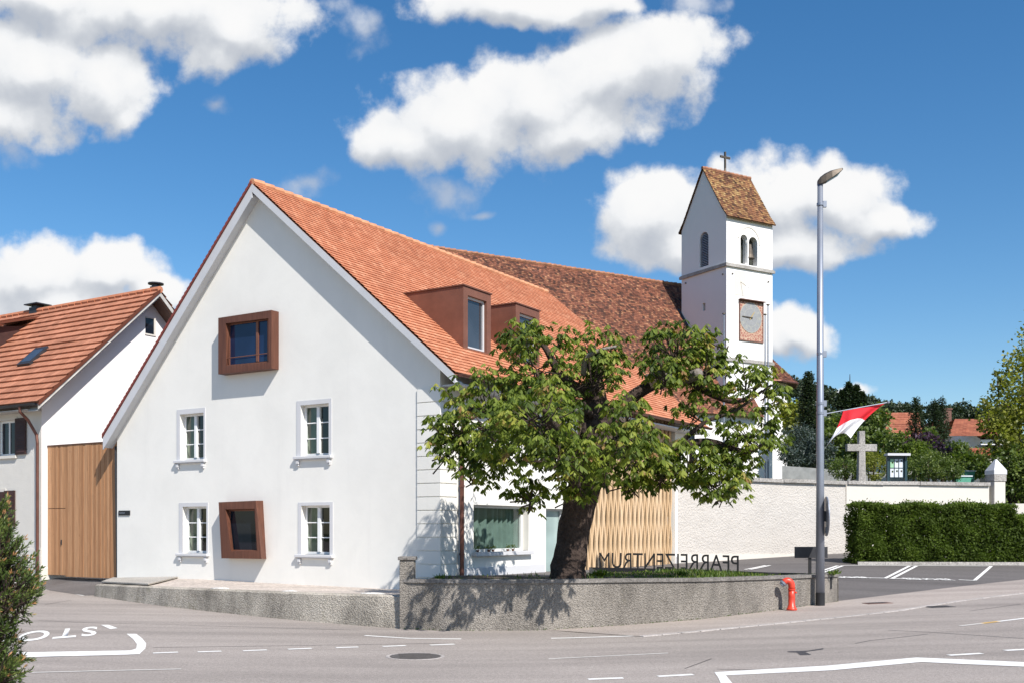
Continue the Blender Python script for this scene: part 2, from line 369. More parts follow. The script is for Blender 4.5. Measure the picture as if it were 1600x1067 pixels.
MAT['roof_old'] = M_tiles('weathered_clay_tiles', .18, .17, [(0, (.06, .030, .022)), (.25, (.125, .052, .034)), (.55, (.19, .072, .043)), (.82, (.25, .098, .055)), (1, (.33, .165, .09))], .35, .45)
MAT['roof_tower'] = M_tiles('mottled_tower_tiles', .20, .20, [(0, (.07, .035, .02)), (.25, (.15, .068, .038)), (.5, (.235, .105, .05)), (.75, (.30, .17, .07)), (1, (.38, .25, .11))], .35, .3, ((.26, .17, .06), .3))
MAT['roof_neigh'] = M_tiles('interlocking_clay_tiles', .30, .345, [(0, (.37, .155, .09)), (.5, (.45, .19, .11)), (1, (.51, .225, .135))], .62, .18)
MAT['roof_far'] = M_tiles('far_red_tiles', .3, .34, [(0, (.30, .10, .06)), (1, (.42, .16, .09))], .6, .2)
MAT['ridge'] = M_plain('ridge_tiles', (.53, .25, .135), .8, .25, 4, .3, 20)
MAT['ridge_old'] = M_plain('old_ridge_tiles', (.30, .14, .08), .85, .4, 3, .4, 20)
MAT['ridge_red'] = M_plain('red_verge_tiles', (.20, .045, .035), .75, .3, 5, .3, 20)
MAT['ridge_neigh'] = M_plain('neighbour_ridge_tiles', (.48, .19, .10), .8, .2, 5, .3, 20)
MAT['fascia'] = M_plain('grey_painted_board', (.56, .565, .58), .6, .05, 2, .1, 40)
MAT['fascia_white'] = M_plain('white_painted_board', (.50, .48, .445), .6, .25, 3, .1, 40)
MAT['soffit_brown'] = M_plain('dark_brown_soffit', (.10, .05, .035), .6, .2, 4, .2, 30)
MAT['copper'] = M_plain('aged_copper', (.17, .075, .055), .42, .25, 4, .15, 30, .55)
MAT['corten'] = M_plain('brown_metal_cladding', (.205, .088, .058), .55, .16, 2.2, .12, 60, .25)
MAT['box_wood'] = M_wood('reddish_box_timber', [(0, (.115, .046, .029)), (1, (.165, .068, .042))], grain=.45, rough=.5)
MAT['gate_wood'] = M_wood('larch_boards', [(0, (.36, .18, .085)), (.5, (.45, .235, .115)), (1, (.53, .295, .155))], grain=.3)
MAT['slat_wood'] = M_wood('pale_larch_slats', [(0, (.56, .37, .20)), (.5, (.66, .46, .27)), (1, (.74, .53, .33))], grain=.18)
MAT['white_paint'] = M_plain('white_window_paint', (.80, .80, .79), .4, .03, 4, .05, 60)
MAT['metal_grey'] = M_plain('galvanised_steel', (.26, .285, .335), .42, .08, 2, .08, 70, .45)
MAT['metal_dark'] = M_plain('dark_metal', (.045, .045, .05), .45, .2, 5, .1, 60, .3)
MAT['black'] = M_plain('black_paint', (.018, .018, .02), .5, .2, 5, .1, 60)
MAT['iron'] = M_plain('dark_bronze', (.10, .08, .06), .5, .3, 6, .2, 50, .4)
MAT['interior'] = M_plain('dim_room', (.05, .055, .045), .9, .2, 2)
MAT['curtain'] = M_plain('white_curtain', (.50, .54, .50), .9, .08, 6)
MAT['curtain_green'] = M_plain('greenish_curtain', (.17, .22, .20), .9, .15, 5)
MAT['glass'] = M_glass('window_glass', (.80, .88, .85)); MAT['green_glass'] = M_glass('greenish_window_glass', (.47, .54, .48)); MAT['dark_glass'] = M_dark_glass('dark_window_glass', spec=.4)
MAT['blue_glass'] = M_dark_glass('blue_window_glass', (.014, .03, .085), .04, .5)
MAT['sky_glass'] = M_dark_glass('dormer_glass', (.05, .06, .075), .03, 1.0)
MAT['pale_glass'] = M_dark_glass('frosted_green_glass', (.36, .46, .44), .25, .5)
MAT['shutter'] = M_plain('dark_brown_shutter', (.05, .022, .018), .6, .2, 4, .3, 25)
MAT['asphalt'] = M_asphalt('pale_worn_asphalt', (.305, .268, .240))
MAT['pave'] = M_asphalt('pinkish_pavement', (.36, .31, .275), patch=.1)
MAT['asphalt_new'] = M_asphalt('dark_asphalt', (.132, .120, .114), patch=.12)
MAT['paint'] = M_plain('white_road_paint', (.74, .725, .69), .75, .12, 6, .3, 90)
MAT['paint_worn'] = M_plain('worn_road_paint', (.55, .52, .48), .8, .15, 9, .3, 90)
MAT['paint_yellow'] = M_plain('yellow_road_paint', (.62, .38, .10), .8, .2, 9, .3, 90)
MAT['tar'] = M_plain('tar_seam', (.055, .05, .05), .6, .3, 8, .2, 60)
MAT['kerb'] = M_concrete('pale_granite_setts', (.40, .365, .34), .5, .75, 0, 30, .01)
MAT['conc_wall'] = M_concrete('coarse_exposed_concrete', (.27, .245, .215), .8, .50, .10, 30, .035)
MAT['conc_old'] = M_concrete('mossy_old_concrete', (.46, .415, .35), .8, .36, .3, 26, .035)
MAT['coping'] = M_concrete('stone_coping', (.21, .195, .18), .6, .6, .1, 22, .02)
MAT['stone'] = M_concrete('grey_weathered_stone', (.37, .35, .325), .5, .65, .05, 16, .02)
MAT['terrace'] = M_concrete('pale_terrace_screed', (.47, .41, .36), .4, .8, .02, 12, .01)
MAT['slab'] = M_concrete('cement_lid', (.36, .335, .30), .3, .85, 0, 30, .006)
MAT['slab_pale'] = M_concrete('pale_mortar', (.55, .53, .50), .4, .8, 0, 20, .01)
MAT['soil'] = M_plain('soil', (.07, .052, .036), .95, .3, 5, .8, 25, bdist=.03)
MAT['ground'] = M_plain('meadow_ground', (.075, .085, .03), .95, .35, .25, .5, 4)
MAT['bark'] = M_concrete('dark_bark', (.072, .052, .043), 1.0, .6, .06, 9, .06)
MAT['bark_pale'] = M_concrete('pale_cut_wood', (.20, .175, .155), .8, .7, 0, 14, .02)
MAT['red'] = M_plain('red_hydrant_paint', (.62, .055, .028), .38, .12, 5, .1, 40, spec=.5)
MAT['red_cloth'] = M_plain('red_flag_cloth', (.66, .022, .035), .8, .06, 4, .1, 200)
MAT['white_cloth'] = M_plain('white_flag_cloth', (.78, .78, .80), .8, .03, 4, .1, 200)
MAT['rust'] = M_plain('rusty_iron', (.16, .085, .065), .8, .25, 8, .3, 60)
MAT['manhole'] = M_plain('cast_iron', (.10, .09, .085), .6, .25, 7, .4, 45, .3)
MAT['teal'] = M_plain('teal_metal', (.02, .05, .06), .4, .15, 5, .1, 40)
MAT['green_paint'] = M_plain('green_paint', (.10, .34, .24), .6, .1, 5, .1, 40)
MAT['poster'] = M_plain('white_poster', (.62, .66, .70), .6, .06, 6)
MAT['poster_green'] = M_plain('green_poster', (.30, .52, .33), .6, .15, 6)
MAT['lead'] = M_plain('blue_grey_louvres', (.40, .43, .50), .6, .1, 4, .1, 40)
MAT['dial'] = M_plain('slate_grey_dial', (.27, .275, .28), .6, .12, 6, .1, 40)
MAT['numeral'] = M_plain('faded_numerals', (.36, .36, .32), .7, .15, 8, .1, 40)
MAT['gold'] = M_plain('dull_gilding', (.50, .36, .13), .5, .15, 8, .1, 40, .3)
m, N = new_mat('faded_red_ornament'); c = obj_co(N)
orn = N.n('ShaderNodeTexVoronoi', {'Vector': N.map(c, scale=(3.2, 3.2, 3.2)), 'Scale': 1.6}, feature='DISTANCE_TO_EDGE')
MAT['ornament'] = finish(m, N, N.mix(N.sstep(orn, .03, .12), (.52, .38, .27), (.34, .145, .11)), .8)
MAT['leaf_chestnut'] = M_leaf('chestnut_leaves', [(0, (.030, .048, .010)), (.3, (.085, .125, .020)), (.55, (.165, .215, .034)), (.8, (.27, .31, .055)), (.90, (.37, .36, .075)), (.95, (.30, .20, .08)), (1, (.30, .17, .08))], .42, .5, .3)
MAT['leaf_hedge'] = M_leaf('hedge_leaves', [(0, (0.047, 0.070, 0.014)), (.6, (0.105, 0.155, 0.027)), (1, (0.203, 0.257, 0.043))], .35, .6, .15)
MAT['leaf_dark'] = M_leaf('dark_conifer_needles', [(0, (0.019, 0.032, 0.016)), (.7, (0.041, 0.065, 0.030)), (1, (0.074, 0.101, 0.043))], .15)
MAT['leaf_blue'] = M_leaf('blue_spruce_needles', [(0, (0.034, 0.049, 0.041)), (1, (0.101, 0.135, 0.115))], .15)
MAT['leaf_mid'] = M_leaf('mid_green_leaves', [(0, (0.053, 0.083, 0.020)), (.6, (0.117, 0.163, 0.037)), (1, (0.217, 0.259, 0.059))], .35)
MAT['leaf_yellow'] = M_leaf('yellow_green_leaves', [(0, (0.106, 0.119, 0.020)), (.5, (0.200, 0.219, 0.037)), (1, (0.350, 0.356, 0.075))], .4)
MAT['leaf_purple'] = M_leaf('purple_leaves', [(0, (0.041, 0.022, 0.041)), (.6, (0.088, 0.047, 0.081)), (1, (0.189, 0.115, 0.189))], .3)
MAT['leaf_pine'] = M_leaf('pine_needles', [(0, (0.042, 0.072, 0.023)), (.5, (0.095, 0.142, 0.034)), (.85, (0.190, 0.228, 0.057)), (.93, (0.323, 0.257, 0.095)), (1, (0.475, 0.247, 0.114))], .25)
MAT['grass'] = M_leaf('grass_blades', [(0, (0.050, 0.090, 0.015)), (.6, (0.100, 0.170, 0.025)), (1, (0.220, 0.250, 0.060))], .4)
MAT['forest'] = M_leaf('hill_forest', [(0, (0.023, 0.036, 0.021)), (.6, (0.047, 0.068, 0.034)), (1, (0.085, 0.111, 0.047))], .15)
MAT['flower'] = M_plain('orange_flowers', (.75, .28, .05), .6, .3, 20)

# ------------------------------------------------------------------ ground surfaces
def g_road(x, y):
    return .03*.5*(x+math.sqrt(x*x+1.5))+.012*.5*(-x+math.sqrt(x*x+1.5))-.025
def tps(pts):
    P = np.array(pts, float); n = len(P); d2 = ((P[:, None, :2]-P[None, :, :2])**2).sum(-1)
    K = np.where(d2 > 0, d2*np.log(d2+1e-12), 0); A = np.zeros((n+3, n+3)); A[:n, :n] = K+np.eye(n)*1e-6; A[:n, n] = 1; A[:n, n+1:] = P[:, :2]; A[n:, :n] = A[:n, n:].T
    s_ = np.linalg.solve(A, np.r_[P[:, 2], 0, 0, 0])
    def f(x, y):
        r2 = (P[:, 0]-x)**2+(P[:, 1]-y)**2
        return float((s_[:n]*np.where(r2 > 0, r2*np.log(r2+1e-12), 0)).sum()+s_[n]+s_[n+1]*x+s_[n+2]*y)
    return f
def drape(px, py, zf):
    dr = ray(px, py); f = lambda t: CAMZ+dr.z*t-zf(dr.x*t, t)
    t = 3.0
    while f(t) > 0 and t < 90: t += .25
    a, b = t-.25, t
    for _ in range(30):
        c_ = (a+b)/2
        if f(c_) > 0: a = c_
        else: b = c_
    return Vector((dr.x*a, a, zf(dr.x*a, a)))
LF = [drape(px, py, g_road) for px, py in ((1309, 939), (1400, 928), (1500, 916), (1600, 905), (1760, 889))]
lot_z = tps([(p.x, p.y, p.z) for p in LF]+[(11.2, 35.4, .80), (17.9, 36.8, .76), (26, 38, .95), (5.69, 36.8, .77), (1.6, 30.9, .77), (-1.7, 25, .82), (8.2, 31, .60), (5.0, 27.5, .70), (-2, 22, .85)])

road = sheet('road', [(-70, -15), (60, -15), (60, 40), (30, 34), (-12, 34), (-30, 40), (-70, 40)], g_road, 2.5, MAT['asphalt']); tag(road, None, None, kind='structure')
lot = sheet('parking_lot', [p[:2] for p in LF]+[(30, 44), (8, 44), (2.2, 34.2), (-1.9, 25.2), (-1.9, 21.6), (.7, 21.2), (2.6, 21.8), (5.5, 23.4), (7.6, 25.5)], lambda x, y: max(lot_z(x, y), g_road(x, y)+.006), 1.0, MAT['asphalt_new'], .004); tag(lot, None, None, kind='structure')

# far ground, one sheet to the horizon, with the hill behind the village
def hill_top(x):      # crest height against bearing
    b = x/420
    return -13+420*(float(np.interp(b, [-1.2, -.3, .2, .26, .30, .345, .40, .47, .55, .8], [95, 130, 190, 232, 218, 196, 184, 178, 170, 130]))/F_PX)
def terr(x, y):
    if y < 40: near = g_road(max(-40, min(40, x)), y)-.35
    else: near = .8
    t = min(1, max(0, (y-43)/3)); t2 = t*t*(3-2*t)
    base = near*(1-t2)+(3.0+min(60, max(0, y-46))*.012)*t2 if y > 40 else near
    if y > 110:
        q = min(1, (y-110)/310); q = q*q*(3-2*q); base = base*(1-q)+hill_top(x*420/max(y, 110))*q if y <= 420 else hill_top(x*420/y)*max(.15, 1-(y-420)/500)
    return base
ys = [-60, -20, 0, 10, 20, 30, 38, 43, 43.7, 44.4, 45.2, 46, 50, 60, 80, 110, 150, 190, 230, 270, 310, 350, 390, 420, 450, 520, 700, 1000, 1600, 2500]
fr_ = [-6, -3, -2, -1.4, -1, -.7, -.5, -.35, -.2, -.1, 0, .1, .16, .2, .23, .26, .29, .32, .35, .38, .41, .44, .48, .52, .6, .75, 1, 1.5, 3, 6]
mb = MB()
for y in ys:
    for q in fr_:
        x = q*max(abs(y), 60); mb.v.append((x, y, terr(x, y))); mb.uv.append((0, 0)); mb.r.append(0)
nq = len(fr_)
for i in range(len(ys)-1):
    for k in range(nq-1): mb.f.append((i*nq+k, i*nq+k+1, (i+1)*nq+k+1, (i+1)*nq+k))
tag(mb.build('ground', MAT['ground'], smooth=True), None, None, kind='structure')

def strip(pts, width, mb, zf, dz):      # a painted band along ground points (list of Vectors)
    n = len(pts); L, Rr = [], []
    for i, p in enumerate(pts):
        t = (pts[min(i+1, n-1)]-pts[max(i-1, 0)]); t.z = 0; t.normalize(); s_ = Vector((-t.y, t.x, 0)); w_ = width[i] if hasattr(width, '__len__') else width
        L.append(p+s_*w_/2); Rr.append(p-s_*w_/2)
    for i in range(n-1):
        mb.face([(q.x, q.y, zf(q.x, q.y)+dz) for q in (Rr[i], Rr[i+1], L[i+1], L[i])])
def densify(pp, step=.5):
    out = [pp[0]]
    for a, b in zip(pp, pp[1:]):
        n = max(1, int((b-a).length/step)); out += [a+(b-a)*(k/n) for k in range(1, n+1)]
    return out
def mark(name, pxs, width, mat='paint', zf=g_road, parent=road, dz=.005, px_poly=False, step=.5):
    mb = MB(); pp = [drape(x, y, zf) for x, y in pxs]
    if px_poly: return sheet(name, [p[:2] for p in pp], zf, step, MAT[mat], dz, parent)
    strip(densify(pp, step), width, mb, zf, dz); return mb.build(name, MAT[mat], parent, fix=False)
DZ = .006
# white lines of the road in front
mark('stop_line', [(26, 1019), (26, 1027), (200, 1022.5), (218, 1021.5), (227, 1013), (228.5, 1005), (222, 997), (213, 990), (198, 990), (208, 998), (214, 1006), (213, 1013), (204, 1016)], 0, px_poly=True, dz=DZ)
mark('line_stub', [(158, 976), (170, 976), (184, 981), (172, 982.5)], 0, px_poly=True, dz=DZ)
mark('driveway_line', [(66, 920.5), (100, 923), (133, 930)], .15, dz=DZ)
mark('thin_line', [(50, 1050.5), (150, 1048), (283, 1045)], .07, 'paint_worn', dz=DZ)
mark('edge_line', [(570, 992.5), (640, 997), (760, 998), (900, 996), (1024, 992)], .10, dz=DZ)
mark('thin_line', [(777, 1032), (920, 1026), (1044, 1020)], .07, 'paint_worn', dz=DZ)
for a, b, y0, y1 in ((239, 278, 1020, 1018.6), (309, 346, 1018.2, 1017), (380, 417, 1016.5, 1015), (450, 487, 1014, 1012.5), (525, 560, 1011.5, 1010.5), (598, 634, 1009.7, 1008.2), (672, 710, 1007.5, 1006), (748, 786, 1004.5, 1003), (824, 862, 1002, 1000)):
    mark('lane_dash', [(a, y0), (b, y1)], .11, dz=DZ)
for a, b, y0, y1 in ((808, 864, 1065.5, 1063.5), (919, 974, 1061, 1059), (1028, 1083, 1056.5, 1053.5), (1482, 1534, 1023.5, 1020.5), (1570, 1625, 1016, 1013)):
    mark('lane_dash', [(a, y0), (b, y1)], .13, dz=DZ)
mark('wide_line', [(1116, 1050), (1290, 1040), (1432, 1027), (1500, 1030), (1640, 1036), (1640, 1043), (1500, 1037), (1440, 1034), (1300, 1047), (1134, 1055), (1144, 1067), (1148, 1080), (1128, 1080), (1126, 1067), (1122, 1058)], 0, px_poly=True, dz=DZ)
mark('thin_line', [(1500, 977.5), (1535, 973.5)], .10, 'paint_worn', dz=DZ)
mark('yellow_line', [(1535, 973.5), (1560, 970.5)], .10, 'paint_yellow', dz=DZ)
mark('thin_line', [(1560, 970.5), (1605, 965), (1660, 958)], .10, 'paint', dz=DZ)
for pts in ([(60, 969), (160, 973), (260, 975), (420, 980), (560, 984)], [(240, 1011), (400, 1009), (560, 1006.5), (760, 1003)], [(1070, 1044), (1092, 1036), (1112, 1028.5)], [(1336, 1005), (1360, 1000), (1400, 996), (1450, 990)], [(1388, 984), (1450, 987), (1600, 997)],
            [(1515, 954), (1560, 948), (1595, 943)], [(70, 944), (112, 937)], [(1120, 1045), (1180, 1046), (1226, 1050)]):
    mark('tar_seam', pts, .022, 'tar', dz=.003, step=1)
mark('tar_patch', [(1230, 1017), (1262, 1016), (1287, 1012), (1286, 1014), (1258, 1018), (1268, 1022.5), (1250, 1023), (1245, 1019), (1232, 1018.5)], 0, 'tar', px_poly=True, dz=.003)

def text_mesh(name, body, mat, place, size=1.0, extrude=0.0, parent=None, align='LEFT', bold=0.0, space=1.0):
    cu = bpy.data.curves.new(name, 'FONT'); cu.body = body; cu.size = size; cu.extrude = extrude; cu.align_x = align; cu.resolution_u = 4
    cu.offset = bold; cu.space_character = space; to = bpy.data.objects.new('tmp_text', cu); COL.objects.link(to); dg = bpy.context.evaluated_depsgraph_get(); dg.update()
    me = bpy.data.meshes.new_from_object(to.evaluated_get(dg)); bpy.data.objects.remove(to); bpy.data.curves.remove(cu)
    for v in me.vertices: v.co = place(v.co.copy())
    me.name = name; me.materials.clear(); me.materials.append(mat)
    o = bpy.data.objects.new(name, me); COL.objects.link(o); o.parent = parent; return o
def bbox(body, size=1.0, space=1.0):
    cu = bpy.data.curves.new('t', 'FONT'); cu.body = body; cu.size = size; cu.space_character = space; to = bpy.data.objects.new('t', cu); COL.objects.link(to)
    bpy.context.view_layer.update(); b = [tuple(c_) for c_ in to.bound_box]; bpy.data.objects.remove(to); bpy.data.curves.remove(cu)
    return min(c_[0] for c_ in b), max(c_[0] for c_ in b), min(c_[1] for c_ in b), max(c_[1] for c_ in b)
# STOP, read by drivers coming out of the side street (upside down from the main road)
p_o = drape(151, 978.5, g_road); p_e = drape(-3, 990, g_road); p_u = drape(97.5, 994.5, g_road)-drape(103.5, 980.5, g_road); bb = bbox('STOP', 1.0, 1.22)
def put_stop(v):
    q = p_o+(p_e-p_o)*((v.x-bb[0])/(bb[1]-bb[0]))+p_u*((v.y-bb[2])/(bb[3]-bb[2])); q.z = g_road(q.x, q.y)+DZ; return q
text_mesh('stop_lettering', 'STOP', MAT['paint'], put_stop, parent=road, bold=.02, space=1.22)
# parking bays
for pxs in ([(1318, 883.5), (1430, 884), (1548, 884.5)], [(1300, 902), (1384, 903.5)], [(1390, 904), (1416, 904.6)], [(1498, 906), (1523, 907.2)]):
    mark('bay_line', pxs, .09, zf=lot_z, parent=lot, dz=.022)
for pxs in ([(1421, 884.5), (1383, 903.8)], [(1432, 884.5), (1394, 904)], [(1549, 884.5), (1523, 907)], [(1317, 884), (1285, 895)], [(1309, 884), (1277, 894)], [(1203, 883.5), (1172, 890)], [(1196, 883.5), (1164, 890)]):
    mark('bay_line', pxs, .10, zf=lot_z, parent=lot, dz=.022)
for (x0, y0, x1, y1) in ((1418, 904.5, 1493, 906), (1291, 901.5, 1361, 902.5)):
    a, b = drape(x0, y0+1.2, lot_z), drape(x1, y1+1.2, lot_z); bb2 = bbox('BESUCHER'); e_ = (b-a)/(bb2[1]-bb2[0]); up_ = Vector((-e_.y, e_.x, 0))*1.7
    def put_b(v, a=a, e_=e_, up_=up_):
        q = a+e_*(v.x-bb2[0])+up_*(v.y-bb2[2]); q.z = lot_z(q.x, q.y)+.024; return q
    text_mesh('visitor_lettering', 'BESUCHER', MAT['paint'], put_b, parent=lot, bold=.02)

# pavement along the wall, with a row of pale setts at its edge
KB = [drape(px, py, g_road) for px, py in ((1000, 994), (1090, 986), (1180, 977), (1300, 965), (1400, 954), (1500, 938), (1600, 926), (1760, 909))]
WB = [drape(px, py, g_road) for px, py in ((628, 982), (700, 985), (760, 985.5), (850, 984.5), (1000, 975), (1100, 967), (1200, 955), (1308, 940))]
PAVE_DZ = .010
pave_poly = [p[:2] for p in KB]+[p[:2] for p in reversed(LF)]+[(p.x, p.y+.1) for p in reversed(WB[3:])]
tag(sheet('pavement', pave_poly, g_road, 1.0, MAT['pave'], PAVE_DZ), None, None, kind='structure')
mb = MB(); kd = densify(KB, .42)
for a, b in zip(kd, kd[1:]):
    t = (b-a).normalized(); s_ = Vector((-t.y, t.x, 0)); a2 = a+t*.012; b2 = b-t*.012; h_ = PAVE_DZ+random.uniform(.002, .008)
    lo = [a2-s_*.09, b2-s_*.09, b2+s_*.06, a2+s_*.06]
    mb.hexa([(q.x, q.y, g_road(q.x, q.y)-.05) for q in lo], [(q.x, q.y, g_road(q.x, q.y)+h_) for q in lo])
tag(mb.build('kerb', MAT['kerb'], bevel=.008), None, None, kind='structure')

# ------------------------------------------------------------------ the parish house
HF = Frame((-1.7, 25, 0), R(58)); W_ = 11.77; YR = 5.94; ZR = 11.15; SR, SL_ = .844, 1.045; XL = 15.55
house = thing('parish_house', 'large white gabled house with new orange tiled roof and brown box windows', 'house', HF.o, HF.a)
def zroof(y): return ZR-SR*(YR-y) if y < YR else ZR-SL_*(y-YR)
TH = .24; BASE = .2
def fpx(px, py): p = HF.plane(px, py, 0, 0); return p.y, p.z
def frect(l, r, t, b):      # picture edges on the gable wall -> (y0, y1, z0, z1)
    ya, yb = fpx(r, (t+b)/2)[0], fpx(l, (t+b)/2)[0]; xm = (l+r)/2
    return ya, yb, fpx(xm, b)[1], fpx(xm, t)[1]
WIN = [dict(o=frect(276.6, 321, 638, 718), i=frect(281.5, 318.5, 645.5, 718)), dict(o=frect(463.7, 518.4, 624, 711.5), i=frect(470, 514, 631, 711.5)),
       dict(o=frect(280, 325.5, 784.6, 864), i=frect(285.6, 323, 790.7, 864)), dict(o=frect(466, 520.5, 784, 866), i=frect(471, 515.5, 789, 866))]
holes = [rect(*w_['i']) for w_ in WIN]
UB = frect(345, 436, 489, 578); LB_t = [fpx(x, y) for x, y in ((352, 786), (411, 784), (416, 870), (357, 871))]
holes += [rect(UB[0]+.12, UB[1]-.12, UB[2]+.12, UB[3]-.12)]
lbc = (sum(p[0] for p in LB_t)/4, sum(p[1] for p in LB_t)/4)
holes += [[(lbc[0]+(p[0]-lbc[0])*.8, lbc[1]+(p[1]-lbc[1])*.86) for p in LB_t]]
mb = MB()
OUT = [(0, BASE), (W_, BASE), (W_, zroof(W_)-TH), (YR, ZR-TH), (0, zroof(0)-TH)]
wall_face(mb, OUT, holes, lambda u, z, d_: (d_, u, z), .38)
# long wall to the right (y = 0), outside towards -y
def rpx(px, py): p = HF.plane(px, py, 1, 0); return p.x, p.z
sx0, sx1 = rpx(740, 830)[0], rpx(826, 830)[0]; sz0, sz1 = rpx(780, 861)[1], rpx(780, 789)[1]
dx0, dx1 = rpx(853, 850)[0], rpx(884, 850)[0]; dz1 = rpx(860, 794)[1]
lx0, lx1 = rpx(902, 880)[0], rpx(1055, 880)[0]; ztop = zroof(0)-TH
lz1 = ztop-.15
mb2_holes = [rect(sx0, sx1, sz0, sz1), rect(dx0, dx1, .78, dz1), rect(lx0, lx1, .74, lz1)]
XW = 15.2
wall_face(mb, [(0, BASE), (XW, BASE), (XW, ztop), (0, ztop)], mb2_holes, lambda u, z, d_: (u, d_, z), .42)
mb.face([(XW, y, z) for y, z in OUT]); mb.face([(0, W_, BASE), (XW, W_, BASE), (XW, W_, zroof(W_)-TH), (0, W_, zroof(W_)-TH)])
mb.build('wall', MAT['wall'], house)
# dark rooms behind the openings
mb = MB()
mb.box((.40, .5, 1.0), (2.4, W_-.4, 7.8)); mb.box((.6, .44, .5), (14.6, 2.2, 4.4))
def room(name, x0, x1, y0, y1, z0, z1, skip):
    mb = MB(); P = lambda a, b, c_: (x1 if a else x0, y1 if b else y0, z1 if c_ else z0)
    F_ = {'x0': [P(0, 0, 0), P(0, 1, 0), P(0, 1, 1), P(0, 0, 1)], 'x1': [P(1, 0, 0), P(1, 1, 0), P(1, 1, 1), P(1, 0, 1)], 'y0': [P(0, 0, 0), P(1, 0, 0), P(1, 0, 1), P(0, 0, 1)],
          'y1': [P(0, 1, 0), P(1, 1, 0), P(1, 1, 1), P(0, 1, 1)], 'z0': [P(0, 0, 0), P(1, 0, 0), P(1, 1, 0), P(0, 1, 0)], 'z1': [P(0, 0, 1), P(1, 0, 1), P(1, 1, 1), P(0, 1, 1)]}
    for k, v in F_.items():
        if k != skip: mb.face(v)
    return mb.build(name, MAT['interior'], house)
# roof: courses of tiles, underside, verge boards
mb = MB(); X0 = -.27; OV = .62; OVL = .30
ze, zl = zroof(-OV), zroof(W_+OVL)
LVr = math.hypot(YR+OV, ZR-ze); LVl = math.hypot(W_+OVL-YR, ZR-zl)
mb.tiles((0, -OV, ze), (1, 0, 0), (0, YR+OV, ZR-ze), X0, XL, LVr, .155, .022, .003, sub=.5)
mb.face([(X0, -OV, ze-.05), (XL, -OV, ze-.05), (XL, YR, ZR-.05), (X0, YR, ZR-.05)])
roof = mb.build('roof', MAT['roof_new'], house, fix=False)
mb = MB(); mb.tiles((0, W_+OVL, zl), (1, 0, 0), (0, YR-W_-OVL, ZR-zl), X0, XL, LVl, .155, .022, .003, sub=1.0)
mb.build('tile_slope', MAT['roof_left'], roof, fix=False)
mb = MB()
for i in range(int((XL-X0)/.36)):
    xa = X0+i*.36; mb.tube([(xa, YR, ZR-.01), (xa+.39, YR, ZR+.012)], [.10, .115], 8)
mb.build('ridge_cap', MAT['ridge'], roof)
mb = MB()      # red tile edge of the left verge
nt = int(LVl/.155)
for i in range(nt):
    a, b = i/nt, (i+1)/nt
    y0, y1 = W_+OVL+(YR-W_-OVL)*a, W_+OVL+(YR-W_-OVL)*b; z0, z1 = zl+(ZR-zl)*a, zl+(ZR-zl)*b
    mb.hexa([(X0-.035, y0, z0-.06), (X0+.01, y0, z0-.06), (X0+.01, y1, z1-.06), (X0-.035, y1, z1-.06)], [(X0-.035, y0, z0+.05), (X0+.01, y0, z0+.05), (X0+.01, y1, z1+.02), (X0-.035, y1, z1+.02)])
mb.build('verge_tiles', MAT['ridge_red'], roof)
mb = MB()
def board(y0, y1, h0, h1, x0, x1):      # sloping board following the roof, from h0 to h1 below the tiles
    mb.hexa([(x0, y0, zroof(y0)-h1), (x1, y0, zroof(y0)-h1), (x1, y1, zroof(y1)-h1), (x0, y1, zroof(y1)-h1)], [(x0, y0, zroof(y0)-h0), (x1, y0, zroof(y0)-h0), (x1, y1, zroof(y1)-h0), (x0, y1, zroof(y1)-h0)])
board(-OV, YR, .055, .27, X0, X0+.04); board(YR, W_+OVL, .065, .42, X0+.002, X0+.042)
board(-OV+.02, YR, .215, .25, X0+.04, .06); board(YR, W_+OVL-.02, .34, .38, X0+.042, .06)
mb.box((.06, -OV+.04, ze-.25), (XL-.1, .02, ze-.21))
mb.build('verge_board', MAT['fascia'], house)
# gutters and downpipes
def gutter(name, y, z, x0, x1, rad=.075, mat='copper', parent=house):
    mb = MB(); n = 8
    for rr, off in ((rad, 0), (rad*.86, 0)):
        for k in range(n):
            a0, a1 = PI+PI*k/n, PI+PI*(k+1)/n
            mb.face([(x0, y+rr*math.cos(a0), z+rr*math.sin(a0)), (x1, y+rr*math.cos(a0), z+rr*math.sin(a0)), (x1, y+rr*math.cos(a1), z+rr*math.sin(a1)), (x0, y+rr*math.cos(a1), z+rr*math.sin(a1))])
    for xx in (x0, x1): mb.face([(xx, y+rad*math.cos(PI+PI*k/n), z+rad*math.sin(PI+PI*k/n)) for k in range(n+1)])
    return mb.build(name, MAT[mat], parent, fix=False)
gutter('gutter', -OV-.07, ze-.02, X0+.1, XL); gutter('gutter', W_+OVL+.05, zl-.02, X0+.05, XL)
xd, _ = rpx(716.5, 800)
mb = MB(); mb.tube([(xd+1.1, -OV-.07, ze-.08), (xd+1.1, -OV-.07, ze-.35), (xd+.75, -OV+.1, ze-.62), (xd+.1, -.14, ze-1.0), (xd, -.10, ze-1.25), (xd, -.10, 1.0), (xd, -.10, .80)], .055, 10)
for z in (ze-1.3, 3.0, 1.35): mb.tube([(xd, -.10, z), (xd, -.10, z+.05)], .068, 10)
mb.build('downpipe', MAT['copper'], house, smooth=False)
mb = MB(); mb.tube([(X0+.5, W_+OVL+.05, zl-.09), (X0+.5, W_+OVL+.04, zl-.3), (.05, W_+.10, zl-.5), (.10, W_+.09, .4)], .05, 8); mb.build('downpipe', MAT['metal_dark'], house)
